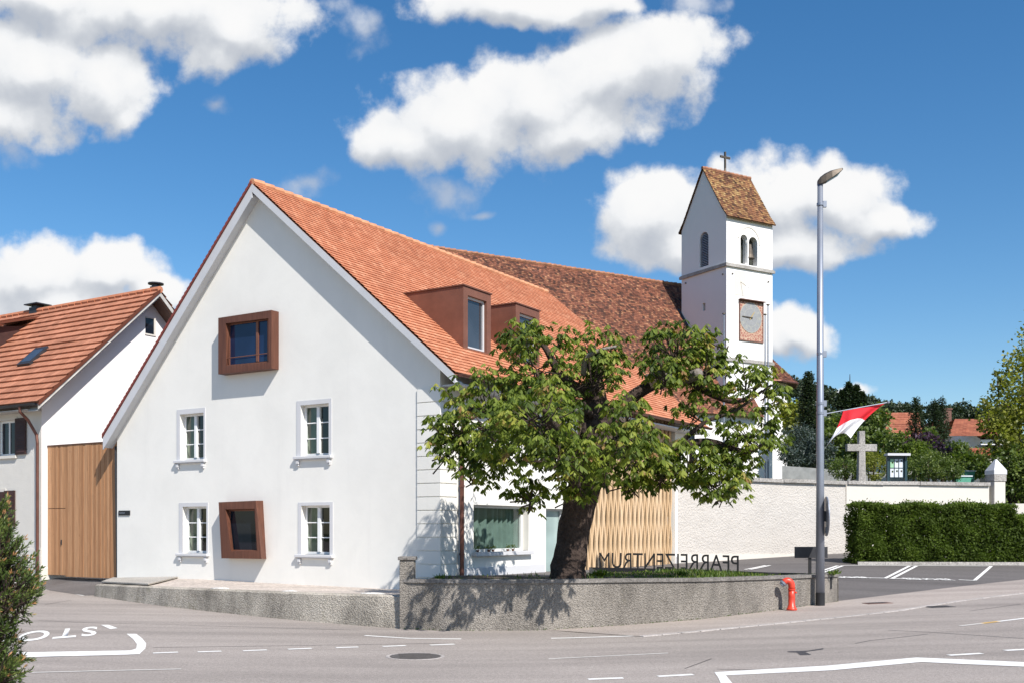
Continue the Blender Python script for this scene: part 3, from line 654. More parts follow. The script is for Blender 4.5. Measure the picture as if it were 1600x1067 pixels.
# casement windows
def casement(i, w_):
    y0, y1, z0, z1 = w_['i']; oy0, oy1, oz0, oz1 = w_['o']
    mb = MB(); p = .012      # stone surround a little proud of the wall
    for a in (rect(oy0, y0, z0, oz1), rect(y1, oy1, z0, oz1), rect(y0, y1, z1, oz1)):
        mb.prism([(q[0], q[1]) for q in a], 0, -p, .02) if False else mb.box((-p, a[0][0], a[0][1]), (.012, a[1][0], a[2][1]))
    sur = mb.build('window_surround', MAT['trim'], house)
    mb = MB(); mb.box((-.10, oy0-.04, z0-.075), (.22, oy1+.05, z0)); mb.box((-.07, oy0-.02, z0-.10), (.01, oy1+.03, z0-.076))
    sill = mb.build('window_sill', MAT['trim'], house, bevel=.012)
    for yc in (oy0+.07, oy1-.07):
        mb = MB(); mb.box((-.075, yc-.05, z0-.20), (.01, yc+.05, z0-.101)); mb.box((-.05, yc-.04, z0-.25), (.01, yc+.04, z0-.201)); mb.build('bracket', MAT['trim'], sill, bevel=.012)
    d0, d1 = .15, .21; fw = .055; mb = MB()
    mb.box((d0, y0, z0), (d1, y0+fw, z1)); mb.box((d0, y1-fw, z0), (d1, y1, z1)); mb.box((d0, y0+fw, z1-fw), (d1, y1-fw, z1)); mb.box((d0, y0+fw, z0), (d1, y1-fw, z0+fw*1.3))
    ym = (y0+y1)/2; mb.box((d0-.025, ym-.05, z0+fw*1.3), (d1, ym+.05, z1-fw))
    for k in (1, 2):
        zz = z0+fw+(z1-z0-2*fw)*k/3
        for ya, yb in ((y0+fw, ym-.05), (ym+.05, y1-fw)): mb.box((d0+.01, ya, zz-.014), (d1-.01, yb, zz+.014))
    win = mb.build('window', MAT['white_paint'], house, bevel=.004)
    mb = MB(); mb.face([(d0+.04, y0+fw, z0+fw), (d0+.04, y1-fw, z0+fw), (d0+.04, y1-fw, z1-fw), (d0+.04, y0+fw, z1-fw)]); mb.build('pane', MAT['green_glass'], win, out=(-1, -1, .3))
    mb = MB()      # parted curtain
    for ya, yb in ((y1-fw-.30, y1-fw+.03), (y0+fw-.03, y0+fw+.10)):
        n = 14
        for k in range(n):
            f0, f1 = k/n, (k+1)/n; s0, s1 = .02*math.sin(f0*26), .02*math.sin(f1*26)
            mb.face([(.33+s0, ya+(yb-ya)*f0, z0), (.33+s1, ya+(yb-ya)*f1, z0), (.33+s1, ya+(yb-ya)*f1, z1), (.33+s0, ya+(yb-ya)*f0, z1)])
    mb.build('curtain', MAT['curtain'], win)
    room('room', .375, 1.5, y0-.25, y1+.25, z0-.2, z1+.2, 'x0')
for i, w_ in enumerate(WIN): casement(i, w_)
# projecting box windows
def box_window(front, back, inner, xf, label, mat_glass, mullion):
    """front/back: four (y, z) corners (order: outer left-top, right-top, right-bottom, left-bottom in the picture)"""
    cf = [Vector((xf, *p)) for p in front]; cb = [Vector((.02, *p)) for p in back]
    pl_ = lambda px, py, x_: Vector((x_, *HF.plane(px, py, 0, x_)[1:]))
    fi = [pl_(px, py, xf) for px, py in inner]
    bi = [pl_(px+o_, py+q_, xf+.13) for (px, py), o_, q_ in zip(inner, (6, -1, -1, 4), (2, 2, -1, -1))]
    mb = MB()
    for k in range(4):
        j = (k+1) % 4; mb.face([cf[k], cf[j], fi[j], fi[k]], r=random.random()); mb.face([cf[k], cb[k], cb[j], cf[j]], r=random.random()); mb.face([fi[k], fi[j], bi[j], bi[k]], r=random.random())
    b = mb.build('box_window', MAT['box_wood'], house); b['label'] = label
    mb = MB(); ys_ = sorted(p.y for p in bi); zs_ = sorted(p.z for p in bi); y0, y1, z0, z1 = ys_[0]-.04, ys_[3]+.04, zs_[0]-.04, zs_[3]+.04; fw = .065
    gx = xf+.132; mb.box((gx, y0, z0), (gx+.06, y0+fw, z1)); mb.box((gx, y1-fw, z0), (gx+.06, y1, z1)); mb.box((gx, y0+fw, z1-fw), (gx+.06, y1-fw, z1)); mb.box((gx, y0+fw, z0), (gx+.06, y1-fw, z0+fw))
    if mullion: ym = y0+(y1-y0)*.28; mb.box((gx-.005, ym-.04, z0+fw), (gx+.06, ym+.04, z1-fw))
    f = mb.build('frame', MAT['corten'], b)
    mb = MB(); mb.face([(gx+.03, y0+fw*.6, z0+fw*.6), (gx+.03, y1-fw*.6, z0+fw*.6), (gx+.03, y1-fw*.6, z1-fw*.6), (gx+.03, y0+fw*.6, z1-fw*.6)]); mb.build('pane', MAT[mat_glass], b, out=(-1, -1, .3))
    if mullion:
        mb = MB(); zz = z0+(z1-z0)*.20; mb.tube([(xf+.05, y0-.06, zz), (xf+.05, y1+.06, zz)], .013, 6); mb.build('rail', MAT['corten'], b)
    return b
XF = -.27
def ff(px, py): p = HF.plane(px, py, 0, XF); return p.y, p.z
fr = [ff(341, 495), ff(424, 487), ff(424, 577), ff(341, 582.5)]
yl, yr = (fr[0][0]+fr[3][0])/2, (fr[1][0]+fr[2][0])/2; zt, zb = (fr[0][1]+fr[1][1])/2, (fr[2][1]+fr[3][1])/2
q = [(yl, zt), (yr, zt), (yr, zb), (yl, zb)]
box_window(q, q, [(352.5, 505.5), (419.5, 497.5), (419.5, 565.5), (353.5, 570.5)], XF, 'rectangular brown box window under the gable with a thin rail', 'blue_glass', True)
XF -= .02; fr = [ff(341.5, 784), ff(399.5, 781.5), ff(408.5, 872.5), ff(346, 871.5)]; bk = [fpx(*p) for p in ((352, 784), (411, 781.5), (416, 872.5), (357, 871.5))]
box_window(fr, bk, [(352, 795), (398, 794), (402, 859.5), (361, 860.5)], XF, 'slanted brown box window at ground level', 'dark_glass', False)
# dormers
RP, RN = Vector((0, -OV, ze)), Vector((0, -SR, 1)).normalized()
fl = HF.hit(724, 545, RP, RN); yd = fl.y; zd0 = fl.z
zdt = HF.plane(724, 447, 1, yd).z
def dormer(pxl, pxr, pyt):
    x0 = HF.plane(pxl, pyt+40, 1, yd).x; x1 = x0+dw if dw else HF.plane(pxr, pyt+40, 1, yd).x
    zt = zdt; yb = YR-(ZR-zt)/SR+.25; mb = MB(); t = .20
    ybt = yd+(zt-zd0)/SR
    # cheeks and top, closed box whose back runs into the roof
    mb.hexa([(x0, yd, zd0-.12), (x1, yd, zd0-.12), (x1, ybt+.3, zd0-.12), (x0, ybt+.3, zd0-.12)][:0] or [(x0, yd+.14, zd0-.05), (x1, yd+.14, zd0-.05), (x1, ybt+.25, zt-.05), (x0, ybt+.25, zt-.05)], [(x0, yd+.14, zt), (x1, yd+.14, zt), (x1, ybt+.25, zt+.01), (x0, ybt+.25, zt+.01)])
    for a in ((x0, x0+t, zd0-.10, zt), (x1-t, x1, zd0-.10, zt), (x0+t, x1-t, zt-t, zt), (x0+t, x1-t, zd0-.10, zd0+.06)): mb.box((a[0], yd, a[2]), (a[1], yd+.1385, a[3]))
    dm = mb.build('dormer', MAT['corten'], house)
    mb = MB(); a0, a1, b0, b1 = x0+t, x1-t, zd0+.06, zt-t; fw = .06
    mb.box((a0, yd+.08, b0), (a0+fw, yd+.135, b1)); mb.box((a1-fw, yd+.08, b0), (a1, yd+.135, b1)); mb.box((a0+fw, yd+.08, b0), (a1-fw, yd+.135, b0+fw)); mb.box((a0+fw, yd+.08, b1-fw), (a1-fw, yd+.135, b1))
    f = mb.build('window_frame', MAT['fascia'], dm)
    mb = MB(); mb.face([(a0+fw, yd+.12, b0+fw), (a1-fw, yd+.12, b0+fw), (a1-fw, yd+.12, b1-fw), (a0+fw, yd+.12, b1-fw)]); mb.build('pane', MAT['sky_glass'], dm, out=(-1, -1, .3))
    mb = MB(); mb.box((x0-.03, yd-.03, zt+.012), (x1+.03, ybt+.1, zt+.045)); mb.build('flashing', MAT['corten'], dm)
    mb = MB(); mb.box((x0-.02, yd-.12, zd0-.13), (x1+.02, yd-.002, zd0-.10)); mb.build('window_sill', MAT['corten'], dm)
    return x0, x1
dw = None; dA = dormer(724, 767, 447); dw = dA[1]-dA[0]; dormer(806, 842, 474)
# corner quoins with dark joints
mb = MB(); yq = fpx(652.5, 750)[0]; xq = rpx(713, 750)[0]; zq1 = fpx(670, 607)[1]; zq0 = .5; nq_ = 15; hq = (zq1-zq0)/nq_; pr = .03
for k in range(nq_):
    z0, z1 = zq0+k*hq+.011, zq0+(k+1)*hq-.011 if k < nq_-1 else zq1
    poly = [(-pr, yq), (.01, yq), (.01, .01), (xq, .01), (xq, -pr), (-pr, -pr)]
    mb.hexa([(p[0], p[1], z0) for p in poly], [(p[0], p[1], z1) for p in poly])
mb.build('corner_quoin', MAT['wall'], house, bevel=.006)
# shop-like window of the long wall, door, plinth
mb = MB(); zz0, zz1 = sz0, sz1; d0, d1 = .20, .27; fw = .07
for a in ((sx0, sx0+fw, zz0, zz1), (sx1-fw, sx1, zz0, zz1), (sx0+fw, sx1-fw, zz0, zz0+fw), (sx0+fw, sx1-fw, zz1-fw, zz1)): mb.box((a[0], d0, a[2]), (a[1], d1, a[3]))
sw = mb.build('wide_window', MAT['white_paint'], house)
mb = MB(); mb.face([(sx0+fw, .24, zz0+fw), (sx1-fw, .24, zz0+fw), (sx1-fw, .24, zz1-fw), (sx0+fw, .24, zz1-fw)]); mb.build('pane', MAT['glass'], sw, out=(-1, -1, .3))
mb = MB(); n = 90
for k in range(n):
    f0, f1 = k/n, (k+1)/n; s0, s1 = .05*math.sin(f0*62+2*math.sin(f0*9))+.02*math.sin(f0*31), .05*math.sin(f1*62+2*math.sin(f1*9))+.02*math.sin(f1*31); xa, xb = sx0+(sx1-sx0)*f0, sx0+(sx1-sx0)*f1
    mb.face([(xa, .36+s0, zz0-.0), (xb, .36+s1, zz0-.0), (xb, .36+s1, zz1+.0), (xa, .36+s0, zz1+.0)])
mb.build('curtain', MAT['curtain_green'], sw, smooth=True)
room('room', sx0-.3, sx1+.3, .415, 1.6, zz0-.2, zz1+.2, 'y0')
mb = MB(); mb.box((sx0-.06, -.13, zz0-.10), (sx1+.08, .19, zz0)); mb.build('window_sill', MAT['trim'], sw, bevel=.01)
mb = MB(); mb.face([(dx0, .20, .78), (dx1, .20, .78), (dx1, .20, dz1), (dx0, .20, dz1)]); dr_ = mb.build('glass_door', MAT['pale_glass'], house)
mb = MB(); mb.box((dx0, .15, .78), (dx0+.06, .19, dz1)); mb.box((dx1-.06, .15, .78), (dx1, .19, dz1)); mb.box((dx0+.06, .15, dz1-.06), (dx1-.06, .19, dz1)); mb.build('frame', MAT['fascia'], dr_)
mb = MB(); zp = rpx(780, 884)[1]
mb.box((xq+.002, -.05, .5), (dx0-.12, .01, zp)); mb.build('plinth', MAT['trim'], house, bevel=.01); mb = MB(); mb.box((lx1+.03, -.05, .5), (XW, .01, zp)); mb.build('plinth', MAT['trim'], house, bevel=.01)
# barn opening closed by a screen of bowed slats
mb = MB(); pitch = .158; ns = int((lx1-lx0)/pitch); Lw = 1.55; nz = 60; zb0, zb1 = .76, lz1
for k in range(ns):
    xc = lx0+pitch*(k+.5); sgn = 1 if k % 2 else -1; r_ = random.random(); ph = 0 
    prev = None; hw = .043
    for j in range(nz+1):
        z = zb0+(zb1-zb0)*j/nz; off = sgn*.044*math.cos(2*PI*(z-zb0)/Lw+ph)
        ring = [(xc+off-hw, .10, z), (xc+off+hw, .10, z), (xc+off+hw, .155, z), (xc+off-hw, .155, z)]
        if prev:
            for a in range(4): b_ = (a+1) % 4; mb.face([prev[a], prev[b_], ring[b_], ring[a]], r=r_)
        prev = ring
sl_ = mb.build('slat_screen', MAT['slat_wood'], house)
mb = MB()
for k in range(int((lx1-lx0)/.95)+1): mb.box((lx0+k*.95, .20, zb0), (lx0+k*.95+.07, .27, zb1))
mb.box((lx0, .20, zb0+2.0), (lx1, .26, zb0+2.1)); mb.build('post_frame', MAT['metal_grey'], sl_)
room('barn_room', lx0-.2, lx1+.2, .415, 4, .6, lz1+.2, 'y0')
# dark name plate beside the gate
pl0 = fpx(203.5, 797)[0]; pl1 = fpx(186, 797)[0]; pz0, pz1 = fpx(195, 804.5)[1], fpx(195, 797)[1]
mb = MB(); mb.box((-.025, pl0, pz0), (.012, pl1, pz1)); plq = mb.build('name_plate', MAT['black'], house, bevel=.004)
mb = MB()
for k in range(7):
    ya = pl1-.05-k*.036; mb.box((-.028, ya-.022, (pz0+pz1)/2-.014), (-.026, ya, (pz0+pz1)/2+(.014 if k % 2 else .022)))
mb.build('engraving', MAT['metal_grey'], plq)

# ------------------------------------------------------------------ boarded gate between the houses
gate = thing('wooden_gate', 'tall gate of vertical larch boards between the two houses', 'gate', HF.o, HF.a)
GX = .18; gy0 = HF.plane(181, 800, 0, GX).y; gy1 = HF.plane(74.5, 800, 0, GX).y; gz0 = HF.plane(100, 903, 0, GX).z; gz1 = HF.plane(128, 693.5, 0, GX).z
mb = MB(); yy = gy0+.005; doorw = gy1-.83
while yy < gy1-.02:
    bw = random.choice((.09, .10, .12)); bw = min(bw, gy1-yy); xo = random.uniform(-.006, .006); r_ = random.random()
    if yy+bw/2 > doorw: mb.box((GX+xo, yy, gz0+.10), (GX+.03+xo, yy+bw-.006, gz0+2.17), r_); mb.box((GX+xo, yy, gz0+2.19), (GX+.03+xo, yy+bw-.006, gz1), r_)
    else: mb.box((GX+xo, yy, gz0+.06), (GX+.03+xo, yy+bw-.006, gz1), r_)
    yy += bw
mb.build('board_panel', MAT['gate_wood'], gate)
mb = MB(); mb.box((GX+.035, gy0, gz0+.12), (GX+.09, gy1, gz1-.02)); mb.build('backing', MAT['soffit_brown'], gate)
mb = MB(); mb.box((GX-.02, gy0, gz1+.003), (GX+.08, gy1, gz1+.035)); mb.build('top_rail', MAT['soffit_brown'], gate)
mb = MB(); mb.box((GX-.004, doorw+.10, gz0+1.05), (GX-.03, doorw+.13, gz0+1.2)); mb.build('handle', MAT['metal_dark'], gate)

# ------------------------------------------------------------------ neighbour's house on the left
gp = HF.plane(74.5, 800, 0, GX)
c0 = HF.M @ Vector((GX-.2, gy1+.02, 0)); NF = Frame((c0.x, c0.y, 0), HF.a)     # local x: along the gable (into depth), y: along the eaves to the left
nb = thing('neighbour_house', 'white house with orange interlocking tiles and brown shutters at left edge', 'house', NF.o, NF.a)
NV = -.58      # verge sticks out towards -y
pk = NF.plane(250, 453, 1, NV); ev = NF.plane(60, 627.5, 1, NV); xr, zr = pk.x, pk.z; sN = (zr-ev.z)/(xr-ev.x); xe = ev.x; LN = 14.0
def zN(x): return zr-sN*abs(x-xr)
xb = 2*xr; mb = MB(); tN = .22
wall_face(mb, [(0, .0), (xb, .0), (xb, zN(xb)-tN), (xr, zr-tN), (0, zN(0)-tN)], [], lambda u, z, d_: (u, d_, z), .2)
nw = mb.build('gable_wall', MAT['neighbour'], nb)
def npx(px, py): p = NF.plane(px, py, 0, 0); return p.y, p.z
hw_ = []; nwin = []
for (l, r, t, b) in ((4, 24, 657, 712), (-6, 7, 768, 822)):
    ya, yb = npx(r, (t+b)/2)[0], npx(l, (t+b)/2)[0]
    if yb-ya < .8: yb = ya+.95
    zb_, zt_ = npx(l, b)[1], npx(l, t)[1]; hw_.append(rect(ya, yb, zb_, zt_)); nwin.append((ya, yb, zb_, zt_))
mb = MB(); wall_face(mb, [(0, 0), (LN, 0), (LN, zN(0)-tN), (0, zN(0)-tN)], hw_, lambda u, z, d_: (d_, u, z), .2)
mb.build('front_wall', MAT['neighbour_rough'], nb)
for ya, yb, z0, z1 in nwin:
    mb = MB()
    for a in ((ya, ya+.07, z0, z1), (yb-.07, yb, z0, z1), (ya+.07, yb-.07, z0, z0+.07), (ya+.07, yb-.07, z1-.07, z1), ((ya+yb)/2-.03, (ya+yb)/2+.03, z0+.07, z1-.07)): mb.box((.10, a[0], a[2]), (.15, a[1], a[3]))
    wn_ = mb.build('window', MAT['white_paint'], nb)
    mb = MB(); mb.face([(.13, ya, z0), (.13, yb, z0), (.13, yb, z1), (.13, ya, z1)]); mb.build('pane', MAT['dark_glass'], wn_, out=(-1, -1, .3))
    mb = MB(); mb.box((-.07, ya-.1, z0-.09), (.09, yb+.1, z0)); mb.box((-.02, ya-.09, z0+.003), (.012, ya, z1+.1)); mb.box((-.02, ya, z1), (.012, yb, z1+.1)); mb.build('surround', MAT['smooth_cream'], wn_)
    mb = MB(); mb.box((-.06, ya-.62, z0+.02), (-.022, ya-.06, z1+.03))
    for k in range(12): zz = z0+.08+k*(z1-z0-.1)/12; mb.hexa([(-.075, ya-.56, zz), (-.061, ya-.56, zz), (-.061, ya-.12, zz), (-.075, ya-.12, zz)], [(-.062, ya-.56, zz+.06), (-.061, ya-.56, zz+.06), (-.061, ya-.12, zz+.06), (-.062, ya-.12, zz+.06)])
    mb.build('shutter', MAT['shutter'], nb)
    if z1 < 3.5: mb = MB(); mb.box((-.05, ya+.01, z0+.01), (-.022, (ya+yb)/2-.005, z1-.01)); mb.box((-.05, (ya+yb)/2+.005, z0+.01), (-.022, yb-.01, z1-.01)); mb.build('shutter', MAT['shutter'], nb)
mb = MB(); LVn = math.hypot(xr-xe, zr-ev.z)
mb.tiles((xe, 0, ev.z), (0, 1, 0), (xr-xe, 0, zr-ev.z), NV, LN, LVn, .345, .058, .004, sub=.6)
mb.face([(xe, NV, ev.z-.05), (xe, LN, ev.z-.05), (xr, LN, zr-.05), (xr, NV, zr-.05)])
mb.tiles((2*xr-xe, 0, ev.z), (0, 1, 0), (-(xr-xe), 0, zr-ev.z), NV, LN, LVn, .345, .045)
nr = mb.build('roof', MAT['roof_neigh'], nb, fix=False)
mb = MB()
for i in range(int((LN-NV)/.38)): ya = NV-.02+i*.38; mb.tube([(xr, ya, zr+.0), (xr, ya+.42, zr+.02)], [.12, .10], 8)
mb.build('ridge_cap', MAT['ridge_neigh'], nr)
mb = MB(); dn = Vector((xr-xe, zr-ev.z)).normalized()
def nboard(xa, xb_, h0, h1, y0, y1, m_):
    m_.hexa([(xa, y0, zN(xa)-h1), (xb_, y0, zN(xb_)-h1), (xb_, y1, zN(xb_)-h1), (xa, y1, zN(xa)-h1)], [(xa, y0, zN(xa)-h0), (xb_, y0, zN(xb_)-h0), (xb_, y1, zN(xb_)-h0), (xa, y1, zN(xa)-h0)])
nboard(xe, xr, .06, .22, NV+.002, NV+.035, mb); nboard(xr, 2*xr-xe, .06, .22, NV+.002, NV+.035, mb); mb.build('verge_board', MAT['fascia_white'], nr)
mb = MB(); nboard(xe+.02, xr, .255, .275, NV+.036, -.002, mb); mb.box((xe+.02, 0.0, ev.z-.20), (-.004, LN, ev.z-.17)); mb.build('soffit', MAT['fascia_white'], nr)
mb = MB(); nboard(xr, 2*xr-xe, .255, .275, NV+.036, -.002, mb); mb.build('soffit', MAT['soffit_brown'], nr)
mb = MB(); n = int(LVn/.345)
for i in range(n):
    a, b = i/n, (i+1)/n; xa, xb2 = xe+(xr-xe)*a, xe+(xr-xe)*b
    mb.hexa([(xa, NV-.03, zN(xa)-.10), (xa, NV+.01, zN(xa)-.10), (xb2, NV+.01, zN(xb2)-.10), (xb2, NV-.03, zN(xb2)-.10)], [(xa, NV-.03, zN(xa)+.055), (xa, NV+.01, zN(xa)+.055), (xb2, NV+.01, zN(xb2)+.01), (xb2, NV-.03, zN(xb2)+.01)])
mb.build('verge_tiles', MAT['roof_left'], nr)
mb = MB()
for k in range(8):
    a0, a1 = PI+PI*k/8, PI+PI*(k+1)/8; rr = .075
    mb.face([(xe-.06+rr*math.cos(a0), NV, ev.z-.03+rr*math.sin(a0)), (xe-.06+rr*math.cos(a0), LN, ev.z-.03+rr*math.sin(a0)), (xe-.06+rr*math.cos(a1), LN, ev.z-.03+rr*math.sin(a1)), (xe-.06+rr*math.cos(a1), NV, ev.z-.03+rr*math.sin(a1))])
mb.build('gutter', MAT['metal_dark'], nb, fix=False)
dp = [NF.plane(31, 632, 0, xe-.06), NF.plane(32, 640, 0, xe-.06)]
mb = MB(); yq0 = dp[0].y
mb.tube([(xe-.06, yq0, ev.z-.09), (xe-.06, yq0, ev.z-.25), (xe*.6, yq0*.7+.05, ev.z-.5), (-.09, .12, ev.z-.95), (-.09, .08, ev.z-1.2), (-.09, .08, .95)], .048, 8); mb.tube([(-.09, .08, .95), (-.09, .08, .1)], .055, 8); mb.build('downpipe', MAT['copper'], nb)
mb = MB(); mb.box((-.03, .0, .0), (.012, 3, 1.35)); mb.box((-.03, -.03, .0), (1.2, -.002, .75)); mb.build('plinth', MAT['neighbour_rough'], nb)
# small gable window, skylight, dormer, chimneys
g0, g1 = NF.plane(227, 510, 1, 0), NF.plane(240, 510, 1, 0); gzb, gzt = NF.plane(233, 522, 1, 0).z, NF.plane(233, 498, 1, 0).z
mb = MB(); mb.box((g0.x-.02, -.03, gzb-.05), (g1.x+.08, -.002, gzb)); mb.box((g1.x, -.03, gzb+.002), (g1.x+.07, -.002, gzt+.04)); mb.box((g0.x, -.03, gzt), (g1.x-.001, -.002, gzt+.04)); gw = mb.build('attic_window', MAT['smooth_cream'], nb)
mb = MB(); mb.box((g0.x, -.012, gzb), (g1.x-.002, -.004, gzt)); mb.build('pane', MAT['dark_glass'], gw, out=(-1, -1, .3))
NP, NN = Vector((xe, 0, ev.z)), Vector((-sN, 0, 1)).normalized(); eN = Vector((1, 0, sN)).normalized()
k0, k1 = NF.hit(32, 573, NP, NN), NF.hit(68, 546, NP, NN); ky = NF.hit(41, 574, NP, NN).y
mb = MB(); a = Vector((k0.x, 0, zN(k0.x))); b = Vector((k1.x, 0, zN(k1.x))); yA, yB = k1.y-.35, k1.y+.35
def on(x, y, h): return Vector((x, y, zN(x)))+NN*h
mb.hexa([on(k0.x, yA, .0), on(k1.x, yA, .0), on(k1.x, yB, .0), on(k0.x, yB, .0)], [on(k0.x, yA, .11), on(k1.x, yA, .11), on(k1.x, yB, .11), on(k0.x, yB, .11)])
sk = mb.build('skylight', MAT['metal_dark'], nr)
mb = MB(); mb.face([on(k0.x+.1, yA+.08, .115), on(k1.x-.1, yA+.08, .115), on(k1.x-.1, yB-.08, .115), on(k0.x+.1, yB-.08, .115)]); mb.build('pane', MAT['sky_glass'], sk, out=(-1, -1, .3))
q0 = NF.hit(2, 545, NP, NN); mb = MB(); yd0, yd1 = NF.hit(34, 520, NP, NN).y, q0.y+1.6; xt = NF.hit(10, 520, NP, NN).x
mb.hexa([(q0.x, yd0+.25, zN(q0.x)-.05), (xt+.3, yd0+.25, zN(xt)+.05), (xt+.3, yd1, zN(xt)+.05), (q0.x, yd1, zN(q0.x)-.05)], [(q0.x, yd0+.25, zN(xt)), (xt+.3, yd0+.25, zN(xt)+.2), (xt+.3, yd1, zN(xt)+.2), (q0.x, yd1, zN(xt))]); nd_ = mb.build('dormer', MAT['shutter'], nr)
mb = MB(); mb.hexa([(q0.x-.3, yd0, zN(xt)-.02), (xt+.9, yd0, zN(xt)+.62), (xt+.9, yd1+.2, zN(xt)+.62), (q0.x-.3, yd1+.2, zN(xt)-.02)], [(q0.x-.3, yd0, zN(xt)+.06), (xt+.9, yd0, zN(xt)+.70), (xt+.9, yd1+.2, zN(xt)+.70), (q0.x-.3, yd1+.2, zN(xt)+.06)]); mb.build('dormer_roof', MAT['roof_left'], nd_)
ch = NF.plane(243.5, 450, 0, xr+.2); mb = MB(); mb.lathe((ch.x, ch.y, zr-.3), [(.16, 0), (.16, .42), (.2, .43), (.2, .47), (.14, .48), (.14, .56), (.27, .57), (.27, .61)], 14); mb.build('chimney', MAT['metal_dark'], nr)
ch = NF.plane(59, 486, 0, xr+.1); mb = MB(); mb.box((ch.x-.22, ch.y-.22, zr-.4), (ch.x+.22, ch.y+.22, zr+.16)); mb.box((ch.x-.16, ch.y-.16, zr+.161), (ch.x+.16, ch.y+.16, zr+.25)); mb.box((ch.x-.32, ch.y-.4, zr+.251), (ch.x+.32, ch.y+.4, zr+.29)); mb.build('chimney', MAT['metal_dark'], nr)

# ------------------------------------------------------------------ apron, terrace, walls in front
ap = [drape(px, py, g_road) for px, py in ((20, 913), (66, 920), (133, 930), (148, 929))]
apz = tps([(p.x, p.y, p.z) for p in ap]+[(-24, 36.5, .26), (-11.7, 31.2, .34), (-14.5, 33, .36), (-18, 35.2, .42), (-24, 39, .5)])
tag(sheet('driveway', [p[:2] for p in ap]+[(-11.4, 31.6), (-14.6, 33.6), (-19, 36)], lambda x, y: max(apz(x, y), g_road(x, y)+.004), .8, MAT['asphalt_new'], .003), None, None, kind='structure')
TB = [drape(px, py, g_road) for px, py in ((147, 931), (200, 939), (260, 947), (330, 955), (410, 963.5), (500, 972), (580, 978.5), (640, 982.5))]
TZ = [.45, .505, .55, .58, .61, .635, .655, .67]
mb = MB(); din = Vector((.30, .95, 0)); topo = []
for i in range(len(TB)-1):
    a, b = TB[i], TB[i+1]; n = 6
    for k in range(n):
        f0, f1 = k/n, (k+1)/n; p, q = a+(b-a)*f0, a+(b-a)*f1; zp_, zq_ = TZ[i]+(TZ[i+1]-TZ[i])*f0, TZ[i]+(TZ[i+1]-TZ[i])*f1
        topo.append((p, zp_))
        mb.face([(p.x, p.y, p.z-.2), (q.x, q.y, q.z-.2), (q.x+.02, q.y+.03, zq_-.03), (p.x+.02, p.y+.03, zp_-.03)])
        mb.face([(p.x+.02, p.y+.03, zp_-.03), (q.x+.02, q.y+.03, zq_-.03), (q.x+.05, q.y+.08, zq_), (p.x+.05, p.y+.08, zp_)])
        mb.face([(p.x+.05, p.y+.08, zp_), (q.x+.05, q.y+.08, zq_), (q.x+.09, q.y+.28, zq_+.003), (p.x+.09, p.y+.28, zp_+.003)])
topo.append((TB[-1], TZ[-1])); p = TB[0]
mb.face([(p.x, p.y, -.2), (p.x+.02, p.y+.03, TZ[0]-.03), (-11.75, 31.3, TZ[0]), (-11.75, 31.3, -.2)])
tw_ = mb.build('terrace_wall', MAT['conc_old'], smooth=False); tag(tw_, 'low mossy concrete retaining wall below the white gable', 'wall', kind='thing')
tz = tps([(p.x, p.y, z) for p, z in topo[::4]]+[(-11.7, 31.2, .49), (-9.26, 29.7, .59), (-6.7, 28.1, .56), (-2, 25.2, .52)])
for px, py, sz in ((578, 928, .30), (448, 924.5, .2), (338, 920, .24)):
    q = drape(px, py, lambda x, y: tz(x, y)); q.y += .32; q.z = tz(q.x, q.y); mb = MB(); ring = [[(q.x+sz*f*math.cos(2*PI*k/11)*random.uniform(.8, 1.15), q.y+.12*f*math.sin(2*PI*k/11)*random.uniform(.8, 1.2), q.z+h) for k in range(11)] for f, h in ((1, -.02), (.8, .022), (.3, .034))]
    for r0, r1 in zip(ring, ring[1:]):
        for k in range(11): mb.face([r0[k], r0[(k+1) % 11], r1[(k+1) % 11], r1[k]])
    mb.face(ring[-1]); mb.build('mortar_patch', MAT['slab_pale'], tw_, smooth=True)
tag(sheet('terrace', [(p.x+.09, p.y+.25) for p, z in topo]+[(-1.4, 22), (-1.55, 25.2), (-11.6, 31.5)], tz, .8, MAT['terrace'], -.002), None, None, kind='structure')
mb = MB(); sl4 = [TB[0]+Vector((.12, .22, 0)), TB[1]*.58+TB[2]*.42+Vector((.06, .16, 0)), drape(284, 902, lambda x, y: tz(x, y)), drape(186, 901, lambda x, y: tz(x, y))]
for p in sl4: p.z = tz(p.x, p.y)+.065
mb.hexa([(p.x, p.y, p.z-.045) for p in sl4], [tuple(p) for p in sl4]); lid = tag(mb.build('concrete_lid', MAT['slab'], bevel=.008), 'flat concrete cover slab lying on the terrace beside the wooden gate', 'slab')
# planter wall with coping and end pillar
TOPZ = [1.0, 1.0, 1.0, 1.0, .985, .96, .935, .90]
pw_ = thing('planter_wall', 'grey exposed concrete wall with coping below the chestnut tree', 'wall', WB[0], kind='thing'); o_ = WB[0]
def wall_run(base, tops, t0, t1, z0f, z1f):
    mb = MB(); L = []
    for i in range(len(base)-1):
        n = 8
        for k in range(n+(i == len(base)-2)):
            f = k/n; p = base[i]+(base[i+1]-base[i])*f; L.append((p, tops[i]+(tops[i+1]-tops[i])*f))
    rings = []
    for i, (p, z) in enumerate(L):
        t = L[min(i+1, len(L)-1)][0]-L[max(i-1, 0)][0]; t.z = 0; t.normalize(); s_ = Vector((-t.y, t.x, 0))
        a, b = p+s_*t0-o_, p+s_*t1-o_; za, zb_ = z0f(p, z)-o_.z, z1f(p, z)-o_.z
        rings.append([(a.x, a.y, za), (b.x, b.y, za), (b.x, b.y, zb_), (a.x, a.y, zb_)])
    for r0, r1 in zip(rings, rings[1:]):
        for k in range(4): j = (k+1) % 4; mb.face([r0[k], r1[k], r1[j], r0[j]])
    mb.face(rings[0]); mb.face(list(reversed(rings[-1]))); return mb
